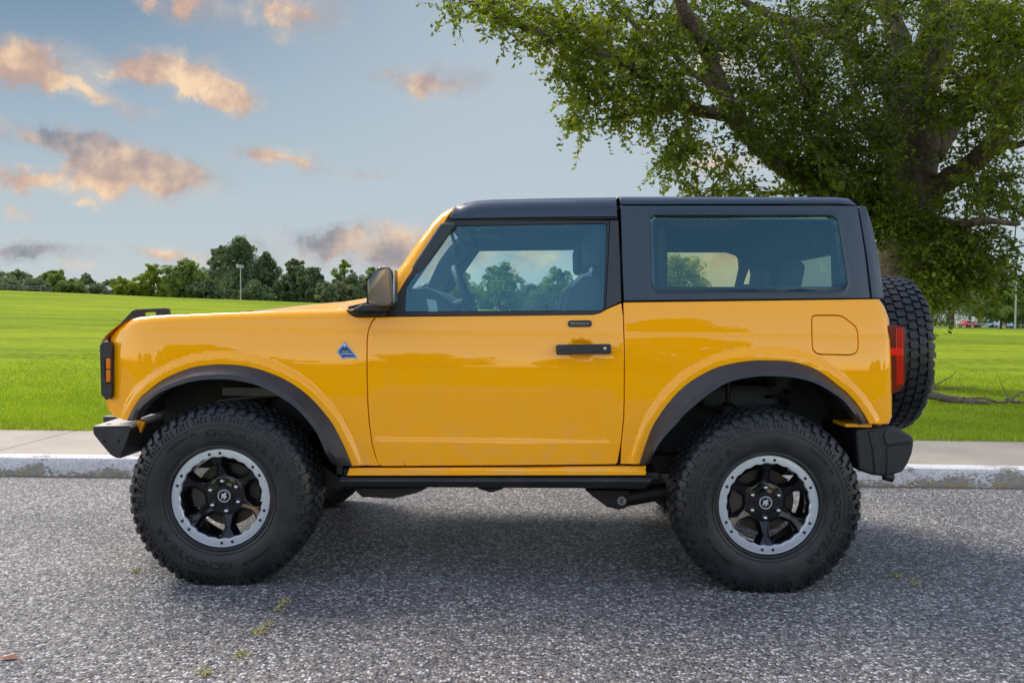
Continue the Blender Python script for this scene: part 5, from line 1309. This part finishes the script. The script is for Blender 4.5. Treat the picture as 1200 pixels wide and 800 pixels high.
# ------------------------------------------------------------------ the big oak
nr = np.random.default_rng(21); rnd = random.Random(21)
OD = 14.0                                             # distance from the camera
def W3(px, py, dd=0.):                                # point on the depth sheet OD+dd
    Y = CAM.y+OD+dd; x, z = P(px, py, Y); return Vector((x, Y, z))
pxm = OD/FPX
oak_base = W3(1061, 452); oz = terrain_z(oak_base.x, oak_base.y)
oak = empty('oak_tree', (oak_base.x, oak_base.y, oz)); tag(oak, 'huge old shade tree with a thick trunk and hanging leafy limbs beside the parked car', 'tree')
LIMBS = [  # (points (px,py,depth offset), start radius px, end radius px)
 ([(1054, 470, 0), (1055, 430, 0), (1057, 380, 0), (1060, 330, 0), (1062, 270, 0), (1066, 215, 0), (1068, 160, 0), (1068, 120, 0)], 34, 28),
 ([(1068, 130, 0), (1062, 85, .2), (1052, 40, .5), (1035, 0, .8), (1012, -60, 1.2), (985, -150, 1.6), (960, -260, 2)], 16, 5),
 ([(1072, 130, 0), (1082, 80, -.2), (1092, 40, -.4), (1100, -10, -.4), (1105, -100, -.5), (1100, -220, -.6)], 20, 7),
 ([(1078, 120, 0), (1100, 70, .4), (1114, 38, .8), (1126, 0, 1.0), (1150, -70, 1.4), (1180, -170, 2)], 14, 5),
 ([(1050, 262, 0), (1020, 240, -.4), (985, 226, -.8), (954, 216, -1.2), (918, 194, -1.6), (888, 169, -1.8), (866, 143, -1.9), (848, 110, -2.0), (833, 70, -2.0), (817, 36, -2.1), (800, 8, -2.2), (782, -40, -2.4), (760, -110, -2.6)], 14, 5),
 ([(1060, 140, 0), (1039, 90, .5), (1009, 66, .8), (980, 42, 1.0), (945, 28, 1.2), (905, 20, 1.4), (860, -5, 1.6)], 13, 4),
 ([(866, 143, -1.9), (852, 136, -1.9), (815, 128, -2.1), (780, 108, -2.4), (752, 88, -2.6), (733, 77, -2.7), (698, 65, -2.9), (657, 52, -3.0), (613, 32, -3.1), (575, 17, -3.2), (546, 0, -3.3), (520, -14, -3.4)], 7, 1.5),
 ([(733, 77, -2.7), (702, 58, -2.5), (670, 40, -2.4), (640, 22, -2.3), (610, 4, -2.2), (590, -14, -2.2)], 4.5, 2),
 ([(815, 128, -2.1), (785, 126, -2.3), (755, 128, -2.5), (727, 136, -2.7), (698, 141, -2.8)], 3, .9),
 ([(1090, 185, 0), (1112, 148, .2), (1130, 130, .2), (1150, 117, .2), (1182, 95, .3), (1220, 60, .5), (1280, 10, .8)], 15, 6),
 ([(1085, 238, 0), (1098, 219, -.3), (1127, 202, -.7), (1152, 180, -1.0), (1170, 160, -1.2), (1184, 135, -1.3), (1194, 110, -1.3), (1215, 60, -1.5)], 14, 7),
 ([(1152, 180, -1.0), (1180, 172, -1.2), (1215, 165, -1.5), (1260, 150, -2)], 5, 2.5),
 ([(848, 110, -2.0), (812, 84, -1.6), (776, 52, -1.3), (742, 28, -1.1), (710, 0, -1)], 4, 1.6),
 ([(905, 20, 1.4), (870, 48, 1.2), (830, 62, 1.0), (790, 58, .9), (750, 50, .8)], 4, 1.5),
 ([(985, 226, -.8), (970, 180, -1.5), (950, 130, -2.2), (935, 80, -2.8), (915, 20, -3.2)], 3, 1),
 ([(1062, 250, 0), (1044, 215, 1.0), (1024, 170, 2.0), (1004, 110, 2.8), (985, 40, 3.2), (970, -60, 3.6)], 7, 3),
 ([(1072, 240, 0), (1100, 260, -1.4), (1130, 262, -2.4), (1160, 258, -3.0), (1195, 262, -3.3)], 6, 2),
 ([(954, 216, -1.2), (930, 226, -1.6), (900, 226, -2.0), (868, 222, -2.3), (840, 232, -2.5)], 3, 1),
 ([(1100, 300, -.6), (1130, 290, -1.0), (1160, 300, -1.2), (1195, 318, -1.4)], 3.5, 1.2),
]
tb_ = MB(); NODES = []
for pts, ra, rb in LIMBS:
    q = [tuple(W3(*p)) for p in pts]; s = spline(q, 5); n = len(s)
    s = [Vector(p)+Vector((rnd.uniform(-1, 1), rnd.uniform(-1, 1), rnd.uniform(-1, 1)))*.018 for p in s]
    rr = []
    for i in range(n):
        f = i/(n-1); r = (ra*(1-f)**1.0+rb*(1-(1-f)**1.0))*pxm
        if pts is LIMBS[0][0] and f < .3: r *= 1+.12*((.3-f)/.3)**2
        rr.append(r*(1+rnd.uniform(-.04, .04)))
    tb_.tube(s, rr, 18 if ra > 20 else 12)
    for i in range(2, n): NODES.append((s[i], rr[i]))
# foliage regions: px, py, rx, ry, depth centre, depth spread, count of sprays, tone
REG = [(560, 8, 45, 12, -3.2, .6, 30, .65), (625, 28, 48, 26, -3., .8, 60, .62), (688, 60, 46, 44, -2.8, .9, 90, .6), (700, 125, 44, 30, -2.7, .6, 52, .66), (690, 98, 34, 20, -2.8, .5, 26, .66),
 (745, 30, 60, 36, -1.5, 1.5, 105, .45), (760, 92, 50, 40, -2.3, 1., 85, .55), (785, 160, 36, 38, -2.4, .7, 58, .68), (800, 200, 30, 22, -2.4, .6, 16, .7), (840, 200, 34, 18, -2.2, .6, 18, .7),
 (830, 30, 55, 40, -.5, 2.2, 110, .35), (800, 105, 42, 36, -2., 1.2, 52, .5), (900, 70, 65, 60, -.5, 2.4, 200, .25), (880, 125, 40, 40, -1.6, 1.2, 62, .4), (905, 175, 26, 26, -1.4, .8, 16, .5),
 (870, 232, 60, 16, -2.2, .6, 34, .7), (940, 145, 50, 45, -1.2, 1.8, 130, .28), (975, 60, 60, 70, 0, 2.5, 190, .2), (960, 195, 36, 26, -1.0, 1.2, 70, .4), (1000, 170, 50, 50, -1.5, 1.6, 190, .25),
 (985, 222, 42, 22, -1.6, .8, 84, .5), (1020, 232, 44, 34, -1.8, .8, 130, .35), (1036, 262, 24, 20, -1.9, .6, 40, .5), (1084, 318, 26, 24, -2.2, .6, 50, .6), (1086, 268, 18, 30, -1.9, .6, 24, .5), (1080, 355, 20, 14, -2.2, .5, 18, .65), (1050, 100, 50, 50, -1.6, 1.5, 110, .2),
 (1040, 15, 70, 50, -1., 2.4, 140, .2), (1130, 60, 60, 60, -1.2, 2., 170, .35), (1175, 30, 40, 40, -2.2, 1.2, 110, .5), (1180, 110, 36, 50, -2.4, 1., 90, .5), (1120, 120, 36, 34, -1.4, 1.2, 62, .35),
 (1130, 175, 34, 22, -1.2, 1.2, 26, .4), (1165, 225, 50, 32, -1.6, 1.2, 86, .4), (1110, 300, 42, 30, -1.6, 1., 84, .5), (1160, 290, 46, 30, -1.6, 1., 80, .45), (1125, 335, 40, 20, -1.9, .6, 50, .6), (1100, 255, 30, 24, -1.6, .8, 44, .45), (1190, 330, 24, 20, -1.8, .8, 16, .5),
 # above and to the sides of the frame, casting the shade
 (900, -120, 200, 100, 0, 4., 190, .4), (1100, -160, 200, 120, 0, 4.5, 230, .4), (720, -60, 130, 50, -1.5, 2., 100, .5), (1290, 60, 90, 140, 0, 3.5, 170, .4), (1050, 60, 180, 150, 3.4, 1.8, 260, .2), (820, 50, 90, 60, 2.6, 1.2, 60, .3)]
LN = np.array([tuple(p) for p, r in NODES]); LR = np.array([r for p, r in NODES])
cs = []; LC = []; LL = []; LW = []; LT = []
twig = MB()
SP = []
for (px, py, rx, ry, dc, ds, cnt, tone) in REG:
    for _ in range(int(cnt*(.42 if 1028 < px < 1110 and py < 260 and abs(dc) < 3 else .56)+.5)):
        a = rnd.random()*2*math.pi; q = math.sqrt(rnd.random())
        c = W3(px+math.cos(a)*q*rx, py+math.sin(a)*q*ry, dc+rnd.uniform(-ds, ds))
        dl = np.linalg.norm(LN-np.array(tuple(c)), axis=1).min()
        SP.append((dl, c, tone))
SP.sort(key=lambda t: t[0])
NN = [tuple(p) for p in LN]; ND = [0.]*len(NN); NN = np.array(NN+[(0, 0, 1e6)]*(len(SP)*2)); cntn = len(LN)
for dl, c, tone in SP:
    d = np.linalg.norm(NN[:cntn]-np.array(tuple(c)), axis=1); k = int(np.argmin(d+(nr.random(cntn)*.15))); s0 = Vector(NN[k]); dist = (c-s0).length
    mid = (s0+c)/2+Vector((rnd.uniform(-.12, .12), rnd.uniform(-.12, .12), rnd.uniform(-.04, .14)))*min(1, dist)
    NN[cntn] = tuple(mid); NN[cntn+1] = tuple(c); cntn += 2
    if True:
        twig.tube([s0, mid, c], [.006+.008*min(2, dist), .006+.003*min(2, dist), .003], 4, cap=False)
        out = (c-mid).normalized() if dist > .05 else Vector((0, 0, -1))
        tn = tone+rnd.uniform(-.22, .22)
        for sh in range(rnd.randint(3, 5)):
            dv = (out*.6+Vector((rnd.gauss(0, .6), rnd.gauss(0, .6), rnd.gauss(-.12, .42)))).normalized(); ln = rnd.uniform(.22, .48)
            p0 = c-out*rnd.uniform(0, .25)
            if rnd.random() < .35: twig.tube([p0, p0+dv*ln+Vector((0, 0, -.04))], [.0035, .0015], 3, cap=False)
            nl = 12
            for j in range(nl):
                f = (j+.6)/nl; pp = p0+dv*ln*f+Vector((0, 0, -.06*f*f))
                side = Vector((rnd.gauss(0, 1), rnd.gauss(0, 1), rnd.gauss(-.15, .6))).normalized()
                lv = (dv*.6+side).normalized()
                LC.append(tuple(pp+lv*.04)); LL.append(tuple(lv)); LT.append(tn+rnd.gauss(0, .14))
LC = np.array(LC); LL = unit(np.array(LL)); n = len(LC)
LW = unit(np.cross(LL, unit(rand_dirs(n)*.8+np.array([0, 0, .9])))); s = nr.uniform(.055, .10, n)
print('oak leaves', n)
trunk = tb_.build('trunk', BARK, oak, smooth=60)
twig.build('twigs', BARK, oak, smooth=0, fix=False)
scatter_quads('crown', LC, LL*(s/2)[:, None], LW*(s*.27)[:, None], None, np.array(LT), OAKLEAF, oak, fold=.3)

# ================================================================== SMALL THINGS OF THE PLACE
def at(px, py_, Y): x, z = P(px, py_, Y); return Vector((x, Y, z))
# fallen branches on the grass
Yf2 = 7.35
FALL = [('fallen_branch', [(1078, 461), (1090, 463), (1110, 467), (1135, 470), (1163, 473)], [.055, .06, .05, .042, .018], 'thick grey fallen branch with a broken end lying in the grass'),
 ('fallen_branch', [(1130, 467), (1150, 466), (1165, 470), (1177, 471), (1188, 466), (1200, 458), (1216, 452)], [.01, .014, .018, .016, .014, .010, .006], 'crooked thin dark branch running off to the right edge of the lawn'),
 ('fallen_branch', [(1178, 468), (1190, 471), (1206, 473), (1225, 476)], [.018, .02, .02, .012], 'short dark branch at the right edge, beside the crooked thin one'),
 ('fallen_twig', [(1090, 454), (1103, 447), (1114, 441), (1122, 433)], [.010, .008, .006, .003], 'thin bare twig standing up from the thick fallen branch'),
 ('fallen_twig', [(1090, 457), (1110, 455), (1130, 454), (1148, 457)], [.008, .008, .006, .003], 'long thin twig arching level above the thick fallen branch'),
 ('fallen_twig', [(1182, 468), (1177, 456), (1170, 443)], [.007, .005, .002], 'pale upright twig rising from the crooked dark branch')]
BRM = mat('dead_wood', (.13, .105, .08), .9, noise=.4, nscale=20, bump=.8, bscale=60)
for nm, pts, rr, lab in FALL:
    q = []
    for i, (a, c) in enumerate(pts):
        v = at(a, c, Yf2+.05*math.sin(i*1.3)); q.append((v.x, v.y, max(v.z, terrain_z(v.x, v.y)+rr[i]*.6)))
    s = spline(q, 4); r2_ = np.interp(np.linspace(0, 1, len(s)), np.linspace(0, 1, len(rr)), rr)
    b = MB(); b.tube([Vector(p)+Vector((0, rnd.uniform(-.008, .008), rnd.uniform(-.008, .008))) for p in s], list(r2_), 9)
    tag(b.build(nm, BRM), lab, 'branch' if 'branch' in nm else 'twig', 'fallen wood on the lawn')
# bits of yellow catkin and a leaf on the road
LIT = mat('yellow_catkin', (.34, .31, .09), .9, noise=.3); REDLF = mat('red_leaf', (.30, .07, .02), .8)
spots = [(238, 790, 'yellow litter at the bottom edge, nearest the viewer'), (282, 768, 'yellow litter tuft below the widest gap of the dotted line'), (302, 741, 'yellow litter tuft, third from the bottom edge'), (311, 733, 'small yellow litter scrap touching the third tuft'), (327, 716, 'yellow litter scrap, second from the tyre'), (333, 706, 'yellow litter scrap nearest the front tyre'), (160, 669, 'tiny yellow-green scrap left of the front tyre'), (1052, 676, 'small yellow scrap right of the rear tyre'), (1074, 684, 'larger yellow scrap, right of the small one by the rear tyre')]
for i, (a, c, lab) in enumerate(spots):
    d = ray(a, c); t = -CAM.z/d.z; p0 = CAM+d*t; b = MB(); r3 = random.Random(i)
    for k in range(16 if i not in (3, 4) else 9):
        ox, oy = r3.gauss(0, .014), r3.gauss(0, .020); an = r3.random()*6.28; l = r3.uniform(.006, .015)
        b.tube([(p0.x+ox-l*math.cos(an), p0.y+oy-l*math.sin(an), .004), (p0.x+ox, p0.y+oy, .008+r3.random()*.006), (p0.x+ox+l*math.cos(an), p0.y+oy+l*math.sin(an), .005)], [.001, .0028, .001], 5)
    tag(b.build('catkin_litter', LIT), lab, 'plant litter', 'yellow litter on the road')
d = ray(12, 772); p0 = CAM+d*(-CAM.z/d.z); b = MB()
b.add([(p0.x-.03, p0.y-.01, .006), (p0.x, p0.y-.016, .012), (p0.x+.032, p0.y+.006, .006), (p0.x, p0.y+.016, .014), (p0.x-.045, p0.y-.014, .005)], [(0, 1, 2, 3), (4, 0, 3)])
tag(b.build('fallen_leaf', REDLF, smooth=0), 'single rust-red leaf lying on the road at the bottom left', 'leaf')
# lamp posts and signs
GALV = mat('galvanised', (.30, .31, .31), .5, .6)
def post(name, px, top, dist, rad, lab, cat, head=None, group=None):
    Y = CAM.y+dist; t_ = at(px, top, Y); gz = terrain_z(t_.x, Y)
    r_ = empty(name, (t_.x, Y, gz)); tag(r_, lab, cat, group)
    b = MB(); b.tube([(t_.x, Y, gz-.2), (t_.x, Y, t_.z)], [rad, rad*.8], 10); b.build('pole', GALV, r_)
    return r_, t_
r_, t_ = post('lamp_post', 282, 314, 120, .09, 'slim lamp post with a pale box head in front of the tallest conifer', 'street lamp')
b = MB(); b.box(t_.x-.35, t_.x+.35, t_.y-.5, t_.y+.3, t_.z, t_.z+.35); b.box(t_.x-.6, t_.x-.2, t_.y-.2, t_.y+.2, t_.z+.05, t_.z+.45); b.build('lamp_head', mat('lamp_grey', (.30, .31, .32), .5), r_, bevel=.04)
r_, t_ = post('lamp_post', 389, 336, 124, .09, 'shorter lamp post beside the pale sparse tree near the car mirror', 'street lamp')
b = MB(); b.box(t_.x-.5, t_.x+.4, t_.y-.3, t_.y+.3, t_.z, t_.z+.22); b.build('lamp_head', bpy.data.materials['lamp_grey'], r_, bevel=.04)
r_, t_ = post('light_pole', 1191, 330, 118, .12, 'tall thin light pole at the right edge before the parked cars', 'street lamp')
b = MB(); b.box(t_.x-.5, t_.x+.5, t_.y-.2, t_.y+.2, t_.z, t_.z+.18); b.build('lamp_head', GALV, r_, bevel=.03)
SIGNW = mat('sign_white', (.72, .72, .70), .5)
for (px, top, bot, wpx, lab) in ((1120, 368, 373, 4, 'small white sign board left of the red car'), (1139.5, 371, 376.5, 5, 'larger white sign board between the red and the pale blue car'), (1125.5, 373.5, 376.5, 3, 'tiny low white sign just right of the left sign board')):
    r_, t_ = post('sign_post', px, top, 150, .06, lab, 'sign'); hh_ = (bot-top)*150/FPX; ww = wpx*150/FPX/2
    b = MB(); b.box(t_.x-ww, t_.x+ww, t_.y-.16, t_.y-.10, t_.z-hh_, t_.z); b.build('board', SIGNW, r_, bevel=.01)
# parking strip on the far right and a fence
PARK = mat('parking_asphalt', (.16, .14, .12), .9, noise=.2)
vs = []; 
for i in range(13):
    x = 36+i*8
    for y in (162, 214): vs.append((x, y, terrain_z(x, y)+.05))
me = bpy.data.meshes.new('parking_lot'); me.from_pydata(vs, [], [(2*i, 2*i+2, 2*i+3, 2*i+1) for i in range(12)]); me.materials.append(PARK); tag(link(bpy.data.objects.new('parking_lot', me)), kind='structure')
def far_car(px, dist, paint, lab, L=4.5, H=1.45, rz=0., van=False):
    Y = CAM.y+dist; x, _ = P(px, 380, Y); gz = terrain_z(x, Y)+.05
    r_ = empty('parked_car' if not van else 'parked_van', (x, Y, gz), 0)
    tag(r_, lab, 'van' if van else 'car', 'vehicles in the far parking place')
    h = L/2
    if van: body = [(-h, .35), (-h, 1.2), (-h+.25, 2.3), (h-1.3, 2.3), (h-.7, 1.45), (h, 1.15), (h, .35)]; cabin = None
    else: body = [(-h, .35), (-h, .80), (-h+.12, .92), (-h+1.0, .98), (h-1.15, .92), (h-.1, .78), (h, .6), (h, .35)]
    M_ = Matrix.Translation((x, Y, gz)) @ Matrix.Rotation(rz, 4, 'Z')
    b = MB(); b.prism(body, -.88, .88, M_); 
    if not van: b.prism([(-h+.55, .95), (-h+1.25, H), (h-1.9, H), (h-1.05, .93)], -.72, .72, M_)
    b.build('body', paint, r_, bevel=.06, seg=3)
    b = MB()
    if van: b.prism([(h-1.9, 1.5), (h-1.9, 2.05), (h-1.35, 2.05), (h-.95, 1.5)], -.90, .90, M_)
    else: b.prism([(-h+.80, .98), (-h+1.34, H-.10), (h-1.95, H-.10), (h-1.35, .98)], -.745, .745, M_)
    b.build('windows', INTD, r_)
    for sx in (-h+.85, h-.85):
        for sy in (-1, 1):
            b = MB(); b.lathe([(.11, .001), (.11, .2), (.12, .3), (.10, .33), (-.1, .33), (-.11, .001)], (0, 0, 0), 18); b.v = [tuple(M_ @ (Vector(v)+Vector((sx, sy*.80, .33)))) for v in b.v]; b.build('wheel', UNDER, r_)
far_car(1135, 178, mat('red_car', (.45, .02, .03), .3, coat=1.), 'red car parked nearest to the left sign board', rz=R(22), L=4.3)
far_car(1153, 180, mat('blue_car', (.25, .48, .60), .3, coat=1.), 'pale blue car between the larger sign board and the white van', rz=R(168))
far_car(1174, 190, mat('white_van', (.70, .74, .78), .35), 'tall white van behind the spreading tree', L=5.6, rz=R(10), van=True)
far_car(1168, 184, bpy.data.materials['white_van'], 'low white car in front of the tall van, left of the dark tree trunk', L=4.0, rz=R(60))
far_car(1195, 176, bpy.data.materials['blue_car'], 'pale blue car at the right edge by the light pole', rz=R(12))
# shed and fence on the left crest
b = MB(); s0 = at(78, 337, 138); s1 = at(130, 338, 138); gz = terrain_z(s0.x, 138)
r_ = empty('long_shed', ((s0.x+s1.x)/2, 140, gz)); tag(r_, 'long low grey shed with a pale roof edge among the trees on the hill', 'shed')
b.box(s0.x, s1.x, 138, 142, gz-.3, s0.z-.25); b.build('wall', mat('shed_wall', (.09, .10, .10), .8), r_)
b = MB(); b.prism_ax([(137.4, s0.z-.3), (140, s0.z+.4), (142.6, s0.z-.3), (142.6, s0.z-.42), (137.4, s0.z-.42)], s0.x-.4, s1.x+.4, 0); b.build('roof', mat('shed_roof', (.16, .17, .18), .8), r_)
FENCEM = mat('weathered_rail', (.12, .13, .11), .9)
s0 = at(-30, 338.5, 112); s1 = at(48, 341.5, 112)
r_ = empty('rail_fence', (s0.x, 112, terrain_z(s0.x, 112))); tag(r_, 'low pale rail fence on the crest at the left edge', 'fence')
b = MB(); b.tube([(s0.x, 112, terrain_z(s0.x, 112)+.75), (s1.x, 112, terrain_z(s1.x, 112)+.7)], .035, 6); b.tube([(s0.x, 112, terrain_z(s0.x, 112)+.4), (s1.x, 112, terrain_z(s1.x, 112)+.35)], .04, 6); b.build('rail', FENCEM, r_)
for k in range(5):
    x = s0.x+(s1.x-s0.x)*k/4; b = MB(); b.tube([(x, 112, terrain_z(x, 112)-.2), (x, 112, terrain_z(x, 112)+.95)], .07, 6); b.build('post', FENCEM, r_)
